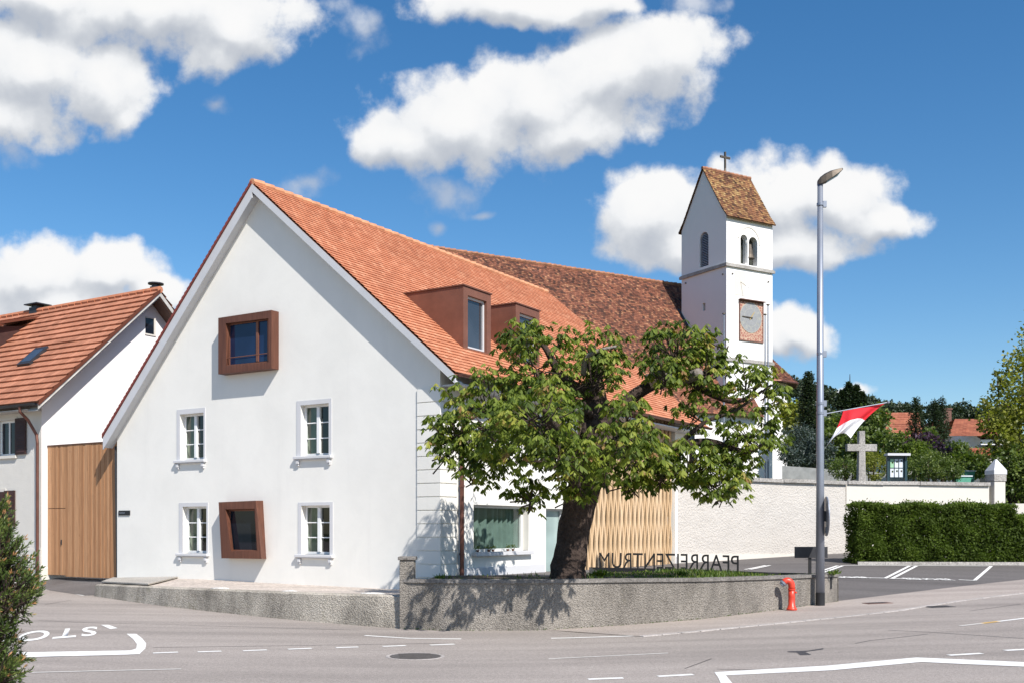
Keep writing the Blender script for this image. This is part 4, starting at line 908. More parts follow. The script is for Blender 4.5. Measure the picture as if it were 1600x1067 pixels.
wall_run(WB, TOPZ, 0, .28, lambda p, z: p.z-.2, lambda p, z: z-.07).build('wall_body', MAT['conc_wall'], pw_)
wall_run(WB, TOPZ, -.035, .31, lambda p, z: z-.068, lambda p, z: z).build('coping', MAT['coping'], pw_)
# return of the wall towards the car park
e0 = WB[-1]-o_; mb = MB(); mb.hexa([(e0.x-.15, e0.y+.2, -.3), (e0.x+.05, e0.y+.05, -.3), (e0.x+.1, e0.y+1.0, -.3), (e0.x-.2, e0.y+1.0, -.3)], [(e0.x-.15, e0.y+.2, .86), (e0.x+.05, e0.y+.05, .86), (e0.x+.1, e0.y+1.0, .86), (e0.x-.2, e0.y+1.0, .86)])
mb.build('return_wall', MAT['conc_wall'], pw_)
mb = MB(); jc = drape(1040, 971, g_road)-o_; mb.tube([(jc.x, jc.y-.004, .0), (jc.x+.005, jc.y-.006, .5), (jc.x, jc.y-.004, .9)], .008, 5); mb.build('joint', MAT['tar'], pw_)
pc = drape(635, 982, g_road); mb = MB(); hw2 = .16; d_ = .34
px0, px1 = at(624.5, 900, pc.y).x, at(647.5, 900, pc.y).x; pz = at(635, 869, pc.y).z
pil = thing('gate_pillar', 'short square concrete pillar with cap at left end of planter wall', 'pillar', (pc.x, pc.y-.05, 0), kind='thing')
mb.box((px0-pc.x, 0, -.2), (px1-pc.x, d_, pz-.07)); mb.build('shaft', MAT['conc_wall'], pil, bevel=.015)
mb = MB(); mb.box((px0-pc.x-.03, -.03, pz-.069), (px1-pc.x+.03, d_+.03, pz)); mb.build('cap', MAT['coping'], pil, bevel=.012)
# planting bed behind the wall with a steel edging that carries the letters
ED = [Vector((at(921, 885, 26.9).x, 26.9, at(921, 885.5, 26.9).z)), Vector((at(1080, 887.5, 26.2).x, 26.2, at(1080, 888.5, 26.2).z)), Vector((at(1200, 893, 25.5).x, 25.5, at(1200, 893.5, 25.5).z)), Vector((at(1300, 896, 25.4).x, 25.4, at(1300, 896, 25.4).z))]
bed = [(p.x, p.y+.2) for p in WB[3:]]+[(p.x, p.y) for p in reversed(ED)]+[(ED[0].x-.05, 24.4), (-1.75, 24.7), (-1.95, 21.0), (-.6, 20.9)]
bed_z = lambda x, y: .90+.02*math.sin(x*2.1)*math.cos(y*1.7)-max(0, x-5)*.02
tag(sheet('planting_bed', bed, bed_z, .5, MAT['soil']), None, None, kind='structure')
mb = MB()
for a, b in zip(ED, ED[1:]):
    t = (b-a).normalized(); s_ = Vector((-t.y, t.x, 0))*.012
    mb.hexa([(a-s_).xy.to_tuple()+(.55,), (b-s_).xy.to_tuple()+(.55,), (b+s_).xy.to_tuple()+(.55,), (a+s_).xy.to_tuple()+(.55,)], [tuple(a-s_), tuple(b-s_), tuple(b+s_), tuple(a+s_)])
a = ED[0]; mb.box((a.x-.012, 24.4, .55), (a.x+.012, a.y-.015, a.z))
edg = tag(mb.build('bed_edging', MAT['black']), 'black steel edging plate behind the grassy planting bed', 'edging')
sign = thing('letter_sign', 'free-standing dark letters PFARREIZENTRUM seen from behind on steel edging', 'sign', ED[0])
LA, LB_ = at(1153, 889.5, 25.85), at(936, 887, 26.85)
bbt = bbox('PFARREIZENTRUM'); wtot = bbt[1]-bbt[0]; hgt = 24*26.3/F_PX; ux = (LB_-LA); ux.z = 0; un = ux.normalized(); nrm_ = Vector((un.y, -un.x, 0))
def zed(t): return ED[1].z+.004
xs_ = 0
for i, chh in enumerate('PFARREIZENTRUM'):
    b_ = bbox('PFARREIZENTRUM'[:i]+chh); x1_ = b_[1]; x0_ = x1_-(bbox(chh)[1]-bbox(chh)[0])
    bc = bbox(chh)
    def put_l(v, x0_=x0_, bc=bc):
        f = (x0_-bbt[0]+(v.x-bc[0]))/wtot; p = LA+(LB_-LA)*f
        zb_ = float(np.interp(p.x, [ED[0].x, ED[1].x, ED[2].x, ED[3].x], [ED[0].z, ED[1].z, ED[2].z, ED[3].z]))
        yb_ = float(np.interp(p.x, [ED[0].x, ED[1].x, ED[2].x, ED[3].x], [ED[0].y, ED[1].y, ED[2].y, ED[3].y]))
        q = Vector((p.x, yb_, zb_-.004+max(0, v.y)/(bbt[3]-0)*hgt))+Vector((0, 1, 0))*v.z
        return q-ED[0]
    text_mesh('letter', chh, MAT['black'], put_l, extrude=.012, parent=sign)
# blank dark sign board
sg = thing('sign_board', 'small blank dark grey board on a post behind the street lamp', 'sign', at(1266, 905, 25.2))
so = Vector(sg.location); a, b = at(1241.5, 853.5, 25.2)-so, at(1293, 871, 25.2)-so
mb = MB(); mb.box((a.x, -.015, b.z), (b.x, .015, a.z)); mb.build('panel', MAT['metal_dark'], sg, bevel=.003)
mb = MB(); mb.box((-.035, .017, -.1), (.035, .06, a.z-.05)); mb.build('post', MAT['black'], sg)

# ------------------------------------------------------------------ hydrant, lamp, flag, drain covers
hb = drape(1237, 953.5, g_road); hb.z += PAVE_DZ
hy = thing('fire_hydrant', 'red bent-pipe fire hydrant on the pavement in front of concrete wall', 'hydrant', hb)
mb = MB(); mb.lathe((0, 0, 0), [(.115, 0), (.115, .05), (.09, .06), (.09, .10), (.075, .11), (.075, .30), (.074, .47)], 20)
pts = [(0, 0, .46)]+[(-.10+.10*math.cos(t), 0, .54+.12*math.sin(t)) for t in np.linspace(0, PI*.78, 9)]
mb.tube(pts, [.075, .075, .076, .077, .077, .076, .075, .074, .073, .072], 16); mb.build('body', MAT['red'], hy, smooth=True)
mb = MB(); e = Vector(pts[-1]); d_ = (e-Vector(pts[-2])).normalized(); mb.tube([e-d_*.01, e+d_*.035], .082, 16); mb.tube([e+d_*.035, e+d_*.075], .06, 16); mb.build('outlet_coupling', MAT['metal_grey'], hy)
mb = MB(); mb.tube([(0, 0, .45), (0, 0, .475)], .086, 20); mb.tube([(.06, -.04, .40), (.085, -.075, .40)], .02, 8); mb.build('collar', MAT['red'], hy)
lb = drape(1281.5, 946, g_road); lb.z += PAVE_DZ; LH = at(1281, 288, lb.y).z-lb.z
lamp = thing('street_lamp', 'tall grey steel street lamp with flat head beside the red hydrant', 'lamp', lb)
mb = MB(); mb.tube([(0, 0, .30), (0, 0, 3.2), (0, 0, LH)], [.104, .088, .062], 20); mb.build('pole', MAT['metal_grey'], lamp, smooth=True)
mb = MB(); mb.tube([(0, 0, -.05), (0, 0, .30)], .107, 20); mb.build('base_sleeve', MAT['black'], lamp)
hl = at(1318, 268, lb.y)-lb; mb = MB(); dh = Vector((hl.x, 0, hl.z-LH)); prof = [(-.07, .06, .09), (0, .09, .15), (.13, .12, .18), (.30, .14, .17), (.46, .13, .12), (.60, .10, .06), (.64, .05, .03)]
prev = None; L_ = dh.length/.64
for t, hw, hh in prof:
    c_ = Vector((0, 0, LH+.05))+dh.normalized()*t*L_*.95
    ring = [c_+Vector((0, -hw*1.1, -hh*.45)), c_+Vector((0, hw*1.1, -hh*.45)), c_+Vector((0, hw*.9, hh*.5)), c_+Vector((0, 0, hh*.75)), c_+Vector((0, -hw*.9, hh*.5))]
    if prev:
        for k in range(5): j = (k+1) % 5; mb.face([prev[k], ring[k], ring[j], prev[j]])
    else: mb.face(ring)
    prev = ring
mb.face(list(reversed(prev))); hd = mb.build('lamp_head', MAT['iron'], lamp, bevel=.006)
mb = MB(); c1, c2 = Vector((0, 0, LH+.05))+dh.normalized()*.16*L_, Vector((0, 0, LH+.05))+dh.normalized()*.5*L_
mb.hexa([c1+Vector((0, -.10, -.095)), c2+Vector((0, -.10, -.075)), c2+Vector((0, .10, -.075)), c1+Vector((0, .10, -.095))], [c1+Vector((0, -.09, -.044)), c2+Vector((0, -.09, -.03)), c2+Vector((0, .09, -.03)), c1+Vector((0, .09, -.044))]); mb.build('lens', MAT['pale_glass'], hd)
for py in (320, 553, 630, 645): mb = MB(); z = at(1281, py, lb.y).z-lb.z; mb.tube([(0, 0, z-.03), (0, 0, z+.03)], .092 if py > 600 else .08, 16); mb.box((.06, -.05, z-.07), (.14, .02, z+.07)); mb.build('clamp', MAT['metal_grey'], lamp)
# traffic sign seen edge on
zc = at(1288, 806, lb.y).z; rs = 31*lb.y/F_PX
ts = thing('traffic_sign', 'round road sign seen edge-on fixed to the street lamp pole', 'sign', (lb.x+.13, lb.y-.05, zc), R(-8))
mb = MB(); mb.tube([(-.012, 0, 0), (.012, 0, 0)], rs, 40)
dsc = mb.build('disc', MAT['metal_grey'], ts); 
mb = MB(); mb.tube([(.0125, 0, 0), (.0145, 0, 0)], rs*.97, 40); mb.build('face', MAT['poster'], ts)
mb = MB(); mb.box((-.06, -.05, -.12), (-.013, .05, .12)); mb.build('bracket', MAT['metal_dark'], ts)
mb = MB(); zz = (800-829)/F_PX*lb.y; mb.box((-.03, -.16, -rs*.85), (-.014, .16, -rs*.55)); mb.build('sub_plate', MAT['metal_grey'], ts)
# flag on a slanting pole
fo = at(1284, 646, lb.y); fl_ = thing('flag', 'red and white flag on a slanting pole fixed to the street lamp', 'flag', fo)
tip = at(1388, 628, lb.y-.15)-fo; mb = MB(); mb.tube([(.09, -.03, .0), tip], .013, 8); mb.lathe(tuple(tip-Vector((0, 0, .03))), [(.01, 0), (.035, .02), (.035, .045), (.01, .06)], 10); mb.build('flagpole', MAT['metal_grey'], fl_)
def fpt(px, py, dy=0): return at(px, py, lb.y-.1+dy)-fo
Lf = [(1317, 642), (1309, 665), (1290.5, 698)]; Mf = [(1348, 636), (1330, 660), (1312, 677)]; Rf = [(1385, 628.5), (1354, 653), (1329, 684.5)]
def q3(a, b, c_, t): return tuple((1-t)*(1-2*t)*x+4*t*(1-t)*y+t*(2*t-1)*z for x, y, z in zip(a, b, c_))
NU, NVv = 44, 60; grid = []
for j in range(NVv+1):
    v_ = j/NVv; row = []
    for i in range(NU+1):
        u_ = i/NU; a, b, c_ = q3(*Lf, v_), q3(*Mf, v_), q3(*Rf, v_); p = q3(a, b, c_, u_)
        row.append(fpt(p[0], p[1], .11*v_*math.sin(u_*8+v_*2.5)+.05*v_*math.sin(u_*17-v_*3)))
    grid.append(row)
seam = [int(round(NVv*(.56-.20*math.sin(PI*(i+.5)/NU)**1.2))) for i in range(NU)]
for nm, mt in (('red_field', 'red_cloth'), ('white_field', 'white_cloth')):
    mb = MB()
    for i in range(NU):
        for j in (range(0, seam[i]) if nm == 'red_field' else range(seam[i], NVv)): mb.face([grid[j][i], grid[j][i+1], grid[j+1][i+1], grid[j+1][i]])
    o = mb.build(nm, MAT[mt], fl_, smooth=True); md = o.modifiers.new('t', 'SOLIDIFY'); md.thickness = .004
def cover(name, px, py, w_, d_, mat, label, zf, dz, round_=False):
    p = drape(px, py, zf); mb = MB(); root = thing(name, label, 'drain cover', (p.x, p.y, p.z+dz))
    sl = (zf(p.x+.5, p.y)-zf(p.x-.5, p.y))
    if round_:
        mb.lathe((0, 0, -.03), [(w_, 0), (w_, .033), (w_*.9, .033), (w_*.89, .028)], 36); mb.build('rim', MAT['kerb'], root)
        mb = MB(); mb.lathe((0, 0, -.03), [(w_*.86, 0), (w_*.86, .035), (w_*.8, .036)], 36)
        for k in range(-4, 5): mb.box((-w_*.55, k*w_*.15-.015, .004), (w_*.55, k*w_*.15+.015, .011))
        mb.build('lid', MAT[mat], root)
    else:
        f = mb; f.box((-w_/2, -d_/2, -.03), (w_/2, d_/2, .006)); f.build('frame', MAT[mat], root)
        mb = MB()
        for k in range(6): mb.box((-w_/2+.06+k*(w_-.12)/6, -d_/2+.05, .0065), (-w_/2+.06+(k+.55)*(w_-.12)/6, d_/2-.05, .012))
        mb.build('grate', MAT['manhole'], root)
    root.rotation_euler = (0, -math.atan(sl), R(8)); return root
cover('manhole_cover', 649, 1025, .46, 0, 'manhole', 'round iron manhole cover in the road below the planter wall', g_road, .004, True)
cover('drain_grate', 1371, 942.5, .60, .35, 'rust', 'rusty red square cover in the pavement before the car park', g_road, PAVE_DZ+.004)
cover('drain_grate', 1468, 947.5, .55, .4, 'manhole', 'dark iron gully grate at kerb right of the rusty cover', g_road, .004)

# ------------------------------------------------------------------ church
CD = 70.0; tc = at(1135, 825, CD); CF = Frame((tc.x, tc.y, 0), R(31))
church = thing('church', 'white village church with gabled clock tower behind the parish house', 'church', CF.o, CF.a)
tw = CF.plane(1207, 480, 1, 0).x; tl = CF.plane(1065, 480, 0, 0).y
def cz(py, d_=CD): return CAMZ+(HOR-py)/F_PX*d_
zS, zE, zL = cz(414), cz(336), cz(561); pk = CF.plane(1098, 262, 0, -.12); zR = pk.z
tower = None
def arch(u0, u1, z0, z1, n=8):
    r_ = (u1-u0)/2; c_ = (u0+u1)/2
    return [(u0, z0), (u1, z0)]+[(c_+r_*math.cos(PI*k/n), z1-r_+r_*math.sin(PI*k/n)) for k in range(n+1)]
def cx(px, py): return CF.plane(px, py, 1, 0)
def cl(px, py): return CF.plane(px, py, 0, 0)
b1 = arch(cx(1157, 400).x, cx(1168, 400).x, cx(1162, 413).z, cx(1162, 367).z); b2 = arch(cx(1170, 400).x, cx(1183.5, 400).x, cx(1177, 416).z, cx(1177, 371).z)
lv = arch(cl(1107, 400).y, cl(1093, 400).y, cl(1100, 417).z, cl(1100, 363).z); slit = rect(cl(1102, 480).y, cl(1098, 480).y, cl(1100, 486).z, cl(1100, 474).z)
mb = MB()
wall_face(mb, [(0, 2), (tw, 2), (tw, zE), (0, zE)], [b1, b2], lambda u, z, d_: (u, d_, z), .45)
wall_face(mb, [(0, 2), (tl, 2), (tl, zE), (tl/2, zR-.12), (0, zE)], [lv, slit], lambda u, z, d_: (d_, u, z), .3)
mb.face([(tw, 0, 2), (tw, tl, 2), (tw, tl, zE), (tw, tl/2, zR-.12), (tw, 0, zE)]); mb.face([(0, tl, 2), (tw, tl, 2), (tw, tl, zE), (0, tl, zE)])
tower = mb.build('tower', MAT['church'], church)
mb = MB(); mb.box((.5, .5, zS+.2), (tw-.4, tl-.4, zE-.4)); mb.build('bell_chamber', MAT['interior'], tower)
for z, pp in ((zS, .13), (zL, .10)):
    mb = MB()
    mb.box((-pp, -pp, z-.09), (tw+pp, -.002, z+.09)); mb.box((-pp, .001, z-.09), (-.002, tl+pp, z+.09))
    mb.box((-pp*.5, -pp*.5, z+.091), (tw+pp*.5, -.002, z+.15)); mb.box((-pp*.5, .001, z+.091), (-.002, tl+pp*.5, z+.15))
    mb.build('string_course', MAT['stone'], tower)
mb = MB(); cxm = (b1[1][0]+b2[0][0])/2; zb_, zt_ = b2[0][1], max(p[1] for p in b1)-.35
mb.lathe((cxm, .16, zb_), [(.15, 0), (.15, .10), (.085, .14), (.075, zt_-zb_-.25), (.14, zt_-zb_-.05), (.15, zt_-zb_)], 12); mb.build('belfry_column', MAT['church'], tower)
mb = MB(); c_ = ((b1[0][0]+b2[1][0])/2, max(p[1] for p in b1)-.55); rr = (b2[1][0]-b1[0][0])/2+.16
for k in range(14):
    a0, a1 = PI*k/14, PI*(k+1)/14
    if a1 > PI*.93: continue
    P = lambda a, r_, y: (c_[0]+r_*math.cos(a), y, c_[1]+r_*1.15*math.sin(a))
    mb.hexa([P(a0, rr, -.03), P(a1, rr, -.03), P(a1, rr+.10, -.03), P(a0, rr+.10, -.03)], [P(a0, rr, .01), P(a1, rr, .01), P(a1, rr+.10, .01), P(a0, rr+.10, .01)])
mb.build('relief_arch', MAT['smooth_cream'], tower)
mb = MB(); mb.lathe(((b2[0][0]+b2[1][0])/2-.15, .49-.3, zb_+.5), [(.03, 1.0), (.14, .95), (.2, .6), (.26, .25), (.36, 0)][::-1], 16); mb.build('bell', MAT['iron'], tower)
mb = MB(); ya, yb = lv[0][0], lv[1][0]; n = 22
for k in range(n):
    z = lv[0][1]+(lv[2][1]+.6-lv[0][1])*k/n; mb.hexa([(.06, ya, z), (.20, ya, z+.09), (.20, yb, z+.09), (.06, yb, z)], [(.06, ya, z+.02), (.20, ya, z+.11), (.20, yb, z+.11), (.06, yb, z+.02)])
mb.build('louvre', MAT['lead'], tower)
mb = MB(); mb.face([(.24, ya, lv[0][1]), (.24, yb, lv[0][1]), (.24, yb, lv[0][1]+3.4), (.24, ya, lv[0][1]+3.4)]); mb.build('opening_back', MAT['interior'], tower); mb = MB(); mb.face([(.28, slit[0][0], slit[0][1]), (.28, slit[1][0], slit[0][1]), (.28, slit[1][0], slit[2][1]), (.28, slit[0][0], slit[2][1])]); mb.build('opening_back', MAT['interior'], tower)
# tower roof with a small kick at the eaves
mb = MB(); ov = .22; xk0, xk1 = -.12, tw+.12; zk = zE+.55; yk = .30; ze2 = zE-.12
for sgn in (1, -1):
    Y = (lambda y: y) if sgn == 1 else (lambda y: tl-y)
    l1 = math.hypot(yk+ov, zk-ze2); mb.tiles((0, Y(-ov), ze2), (1, 0, 0), (0, (yk+ov)*sgn, zk-ze2), xk0, xk1, l1, .20, .03, .012, sub=.35)
    l2 = math.hypot(tl/2-yk, zR-zk); mb.tiles((0, Y(yk), zk), (1, 0, 0), (0, (tl/2-yk)*sgn, zR-zk), xk0, xk1, l2, .20, .03, .012, sub=.35)
    mb.face([(xk0, Y(-ov), ze2-.06), (xk1, Y(-ov), ze2-.06), (xk1, Y(yk), zk-.07), (xk0, Y(yk), zk-.07)]); mb.face([(xk0, Y(yk), zk-.07), (xk1, Y(yk), zk-.07), (xk1, tl/2, zR-.07), (xk0, tl/2, zR-.07)])
mb.build('tower_roof', MAT['roof_tower'], tower, fix=False)
mb = MB()
for i in range(int((xk1-xk0)/.40)): xa = xk0+i*.4; mb.tube([(xa, tl/2, zR-.01), (xa+.43, tl/2, zR+.015)], [.11, .13], 7)
mb.build('tower_ridge', MAT['ridge_old'], tower)
kp = CF.plane(1133, 272, 1, tl/2); mb = MB(); hK = CF.plane(1133, 238, 1, tl/2).z-zR; t_ = .055
mb.tube([(kp.x, tl/2, zR), (kp.x, tl/2, zR+.35)], [.10, .06], 8); mb.box((kp.x-t_, tl/2-t_, zR+.3), (kp.x+t_, tl/2+t_, zR+hK)); za = zR+hK*.74
ca = .44; mb.box((kp.x-ca, tl/2-t_*.9, za-t_*1.2), (kp.x-t_-.002, tl/2+t_*.9, za+t_*1.2)); mb.box((kp.x+t_+.002, tl/2-t_*.9, za-t_*1.2), (kp.x+ca, tl/2+t_*.9, za+t_*1.2))
mb.build('roof_cross', MAT['iron'], church)
# clock: ornamented square panel, slate dial, gilded hands
kx0, kx1 = cx(1155.5, 500).x, cx(1191, 500).x; kz0, kz1 = cx(1173, 532.5).z, cx(1173, 473).z
mb = MB(); mb.box((kx0, -.03, kz0), (kx1, -.004, kz1)); ck = mb.build('clock_panel', MAT['ornament'], church)
mb = MB(); t_ = .07
for a in ((kx0-t_, kx0, kz0-t_, kz1+t_), (kx1, kx1+t_, kz0-t_, kz1+t_), (kx0, kx1, kz0-t_, kz0), (kx0, kx1, kz1, kz1+t_)): mb.box((a[0], -.07, a[2]), (a[1], -.003, a[3]))
mb.box((kx0-t_-.03, -.26, kz1+t_+.001), (kx1+t_+.03, -.003, kz1+t_+.05)); mb.build('clock_frame', MAT['rust'], ck)
kc = cx(1171, 497); kr = 26.5/F_PX*71.0; kcx, kcz = kc.x, kc.z; kr = min(kr, (kx1-kx0)/2-.06); kcx = (kx0+kx1)/2-.06
def disc(mb, r0, r1, y, n=48):
    for k in range(n):
        a0, a1 = 2*PI*k/n, 2*PI*(k+1)/n
        pts = [(kcx+r1*math.cos(a0), y, kcz+r1*1.02*math.sin(a0)), (kcx+r1*math.cos(a1), y, kcz+r1*1.02*math.sin(a1))]
        pts += [(kcx+r0*math.cos(a1), y, kcz+r0*1.02*math.sin(a1)), (kcx+r0*math.cos(a0), y, kcz+r0*1.02*math.sin(a0))] if r0 > 0 else [(kcx, y, kcz)]
        mb.face(pts)
mb = MB(); disc(mb, 0, kr, -.045); mb.build('dial', MAT['dial'], ck)
mb = MB(); disc(mb, kr*.96, kr*1.02, -.05); disc(mb, kr*.60, kr*.63, -.048)
for k in range(12):
    a = PI/2-k*PI/6; nst = (2, 1, 2, 3, 2, 1, 2, 3, 3, 2, 1, 2)[k]
    for s_ in range(nst):
        o2 = (s_-(nst-1)/2)*.075; dv = Vector((math.cos(a), math.sin(a))); pv = Vector((-dv.y, dv.x)); c1 = dv*kr*.68+pv*o2*.8; c2 = dv*kr*.90+pv*o2
        q = [c1+pv*.018, c1-pv*.018, c2-pv*.022, c2+pv*.022]; mb.face([(kcx+v.x, -.048, kcz+v.y) for v in q])
mb.build('numerals', MAT['numeral'], ck)
for a, L_, nm in ((R(178), .80, 'minute_hand'), (R(52), .5, 'hour_hand')):
    dv = Vector((math.cos(a), math.sin(a))); pv = Vector((-dv.y, dv.x)); mb = MB(); q = [dv*-.15*kr+pv*.045, dv*-.15*kr-pv*.045, dv*L_*kr-pv*.02, dv*(L_+.06)*kr, dv*L_*kr+pv*.02]
    yy = -.075 if nm == 'hour_hand' else -.09
    mb.hexa([(kcx+v.x, yy, kcz+v.y) for v in q], [(kcx+v.x, yy+.012, kcz+v.y) for v in q]); mb.build(nm, MAT['gold'] if nm == 'hour_hand' else MAT['iron'], ck)
mb = MB(); s0, s1 = cx(1148, 440), cx(1165, 440); mb.box((s0.x, -.012, cx(1156, 462).z), (s1.x, -.004, cx(1156, 424).z)); sd = mb.build('sundial', MAT['smooth_cream'], church)
mb = MB(); g_ = cx(1157, 441); mb.tube([(g_.x, -.01, g_.z), (g_.x+.25, -.55, g_.z-.5)], .015, 6); mb.build('gnomon', MAT['iron'], sd)
for px, py in ((1130, 429), (1072, 443), (1144, 428), (1200, 441)):
    mb = MB(); q = cl(px, py) if px < 1135 else cx(px, py); mb.tube([q, q+Vector((-.09, 0, 0) if px < 1135 else (0, -.09, 0))], .05, 6); mb.build('wall_anchor', MAT['iron'], tower)
# nave behind, its roof cutting into the tower's flank
A_ = cl(1065, 493); best = None
for kk in np.linspace(.8, 2.2, 57):
    n_ = Vector((0, -kk, 1)); p1, p2 = CF.hit(1065, 445, A_, n_), CF.hit(667, 388, A_, n_)
    if best is None or abs(p1.y-p2.y)+abs(kk-1.35)*.15 < best[0]: best = (abs(p1.y-p2.y)+abs(kk-1.35)*.15, kk, p1, p2)
_, kn, p1, p2 = best; yrn = (p1.y+p2.y)/2; zrn = (p1.z+p2.z)/2; print('nave', best, 'tower', tw, tl, zR)
xl_, xr_ = p2.x-6, tw*.6; zen = 9.4; yen = yrn-(zrn-zen)/kn
mb = MB(); LVc = math.hypot(yrn-yen, zrn-zen)
mb.tiles((0, yen, zen), (1, 0, 0), (0, yrn-yen, zrn-zen), xl_, xr_, LVc, .17, .024, .012, sub=.5)
mb.tiles((0, 2*yrn-yen, zen), (1, 0, 0), (0, -(yrn-yen), zrn-zen), xl_, xr_, LVc, .34, .03, .01)
nvr = mb.build('nave_roof', MAT['roof_old'], church, fix=False)
mb = MB()
for i in range(int((xr_-xl_)/.40)): xa = xl_+i*.40; j = random.uniform(-.015, .015); mb.tube([(xa, yrn, zrn+j), (xa+.44, yrn, zrn+.03+j)], [.12, .15], 7)
mb.build('ridge_cap', MAT['ridge_old'], nvr)
mb = MB()
for a, b in ((A_, cl(1074, 515)),): 
    d_ = Vector((0, -1, -kn)).normalized(); mb.tube([A_+Vector((-.05, .3, .3*kn+.05)), A_+Vector((-.05, 0, .05))+d_*2.4], .09, 6)
mb.build('flashing', MAT['metal_dark'], nvr)
mb = MB(); yw = yen+.45; y2 = 2*yrn-yw; zw = zen+.45*kn-.15
mb.box((xl_+.3, yw, 2), (xr_-.3, y2, zw)); mb.prism([(yw, zw+.002), (y2, zw+.002), (yrn, zrn-.2)], 0, xl_+.3, xr_-.3) if False else None
mb.face([(xl_+.3, yw, zw), (xl_+.3, y2, zw), (xl_+.3, yrn, zrn-.15)]); mb.face([(xr_-.3, yw, zw), (xr_-.3, y2, zw), (xr_-.3, yrn, zrn-.15)])
mb.build('nave_wall', MAT['church'], church)
for k in range(4):
    x0 = -4.5-k*4.6; mb = MB(); ar = arch(x0, x0+1.3, 5.0, 8.6); mb.face([(u, yw-.012, z) for u, z in ar]); mb.build('nave_window', MAT['dark_glass'], church)
# apse to the right of the tower
ac = CF.I @ at(1172, 825, 76.5); ar_ = 58/F_PX*76.5; zea = cz(598, 75); zap = cz(530, 77); n = 10
mb = MB()
P = lambda r_, k, z: (ac.x+r_*math.cos(2*PI*k/n+.2), ac.y+r_*math.sin(2*PI*k/n+.2), z)
for k in range(n): mb.face([P(ar_, k, 2), P(ar_, k+1, 2), P(ar_, k+1, zea+.3), P(ar_, k, zea+.3)])
mb.build('apse_wall', MAT['church'], church)
mb = MB(); ro = ar_+.75
for k in range(n):
    a, b = Vector(P(ro, k, zea)), Vector(P(ro, k+1, zea)); top = Vector((ac.x, ac.y, zap)); mid = (a+b)/2; Lx = (b-a).length
    mb.tiles(a, b-a, top-mid, 0, Lx, (top-mid).length, .18, .03, .008, (Lx/2, Lx/2)); mb.face([P(ro, k, zea-.03), P(ro, k+1, zea-.03), P(ar_, k+1, zea-.02), P(ar_, k, zea-.02)])
mb.build('apse_roof', MAT['roof_old'], church, fix=False)
mb = MB(); mb.tube([P(ro+.02, k, zea-.05) for k in range(n+1)], .07, 6); mb.build('apse_gutter', MAT['copper'], church)
# three white flagpoles before the tower
fpd = 58.0
for i, (px, pt, lab) in enumerate(((1131, 492, 'slim grey flagpole in front of the left corner of the church tower'), (1195.5, 493, 'shorter of two slim flagpoles in front of the tower clock face'), (1200, 478, 'taller of two slim flagpoles at the right edge of the tower'))):
    b_ = at(px, 770, fpd); o = thing('flagpole', lab, 'flagpole', (b_.x, b_.y, 3.0), group='flagpoles by the church tower'); h_ = at(px, pt, fpd).z-3.0
    mb = MB(); mb.tube([(0, 0, -.2), (0, 0, h_)], [.06, .035], 8); mb.build('pole', MAT['metal_grey'], o); mb = MB(); mb.lathe((0, 0, h_), [(.04, 0), (.10, .03), (.09, .07), (.02, .1)], 10); mb.build('finial', MAT['iron'], o)

# ------------------------------------------------------------------ boundary wall, pillar, cross, notice board
def wall_seg(mb, a, b, z0, z1a, z1b, t0, t1):
    a, b = Vector(a), Vector(b); t = (b-a).normalized(); s_ = Vector((-t.y, t.x))
    pts = [a+s_*t0, b+s_*t0, b+s_*t1, a+s_*t1]
    mb.hexa([(p.x, p.y, z0) for p in pts], [(pts[0].x, pts[0].y, z1a), (pts[1].x, pts[1].y, z1b), (pts[2].x, pts[2].y, z1b), (pts[3].x, pts[3].y, z1a)])
wa = at(1059, 870, 37.0); wc_ = at(1321.5, 870, 40.6); wd_ = at(1545, 870, 42.0)
za, zb_, zc_ = at(1059, 741, 37).z, at(1321, 749.5, 40.6).z, at(1545, 752, 42).z
bw = thing('boundary_wall', 'long white churchyard wall of rough render with weathered grey coping', 'wall', (wa.x, wa.y, 0), kind='thing'); O2 = Vector((wa.x, wa.y))
A2, B2, C2 = Vector((0, 0)), Vector((wc_.x, wc_.y))-O2, Vector((wd_.x, wd_.y))-O2
mb = MB(); wall_seg(mb, A2, B2, .3, za-.17, zb_-.17, 0, .4); mb.build('rough_panel', MAT['rough_white'], bw)
mb = MB(); wall_seg(mb, B2+Vector((.01, -.01)), C2, .3, zb_-.17, zc_-.17, -.02, .4); mb.build('smooth_panel', MAT['smooth_cream'], bw)
mb = MB(); wall_seg(mb, A2, B2, .3, at(1059, 865, 37).z, at(1300, 866, 40.3).z, -.045, -.002); mb.build('plinth', MAT['smooth_cream'], bw)
mb = MB(); wall_seg(mb, A2, B2, za-.168, za, zb_, -.09, .5) if False else None
def cop(a, b, z0, z1):
    a, b = Vector(a), Vector(b); t = (b-a).normalized(); s_ = Vector((-t.y, t.x)); Ln = (b-a).length; n = max(1, int(Ln/1.45))
    for k in range(n):
        p, q = a+t*(Ln*k/n+.006), a+t*(Ln*(k+1)/n-.006); e0, e1 = z0+(z1-z0)*k/n+random.uniform(-.008, .008), z0+(z1-z0)*(k+1)/n+random.uniform(-.008, .008); o_ = .10+random.uniform(-.012, .012)
        L = [p+s_*-o_, q+s_*-o_, q+s_*.5, p+s_*.5]
        mb.hexa([(L[0].x, L[0].y, e0-.165), (L[1].x, L[1].y, e1-.165), (L[2].x, L[2].y, e1-.165), (L[3].x, L[3].y, e0-.165)], [(L[0].x, L[0].y, e0-.03), (L[1].x, L[1].y, e1-.03), (L[2].x, L[2].y, e1), (L[3].x, L[3].y, e0)])
mb = MB(); cop(A2, B2, za, zb_); cop(B2+(C2-B2).normalized()*.05, C2, zb_+.004, zc_); mb.build('coping', MAT['stone'], bw)
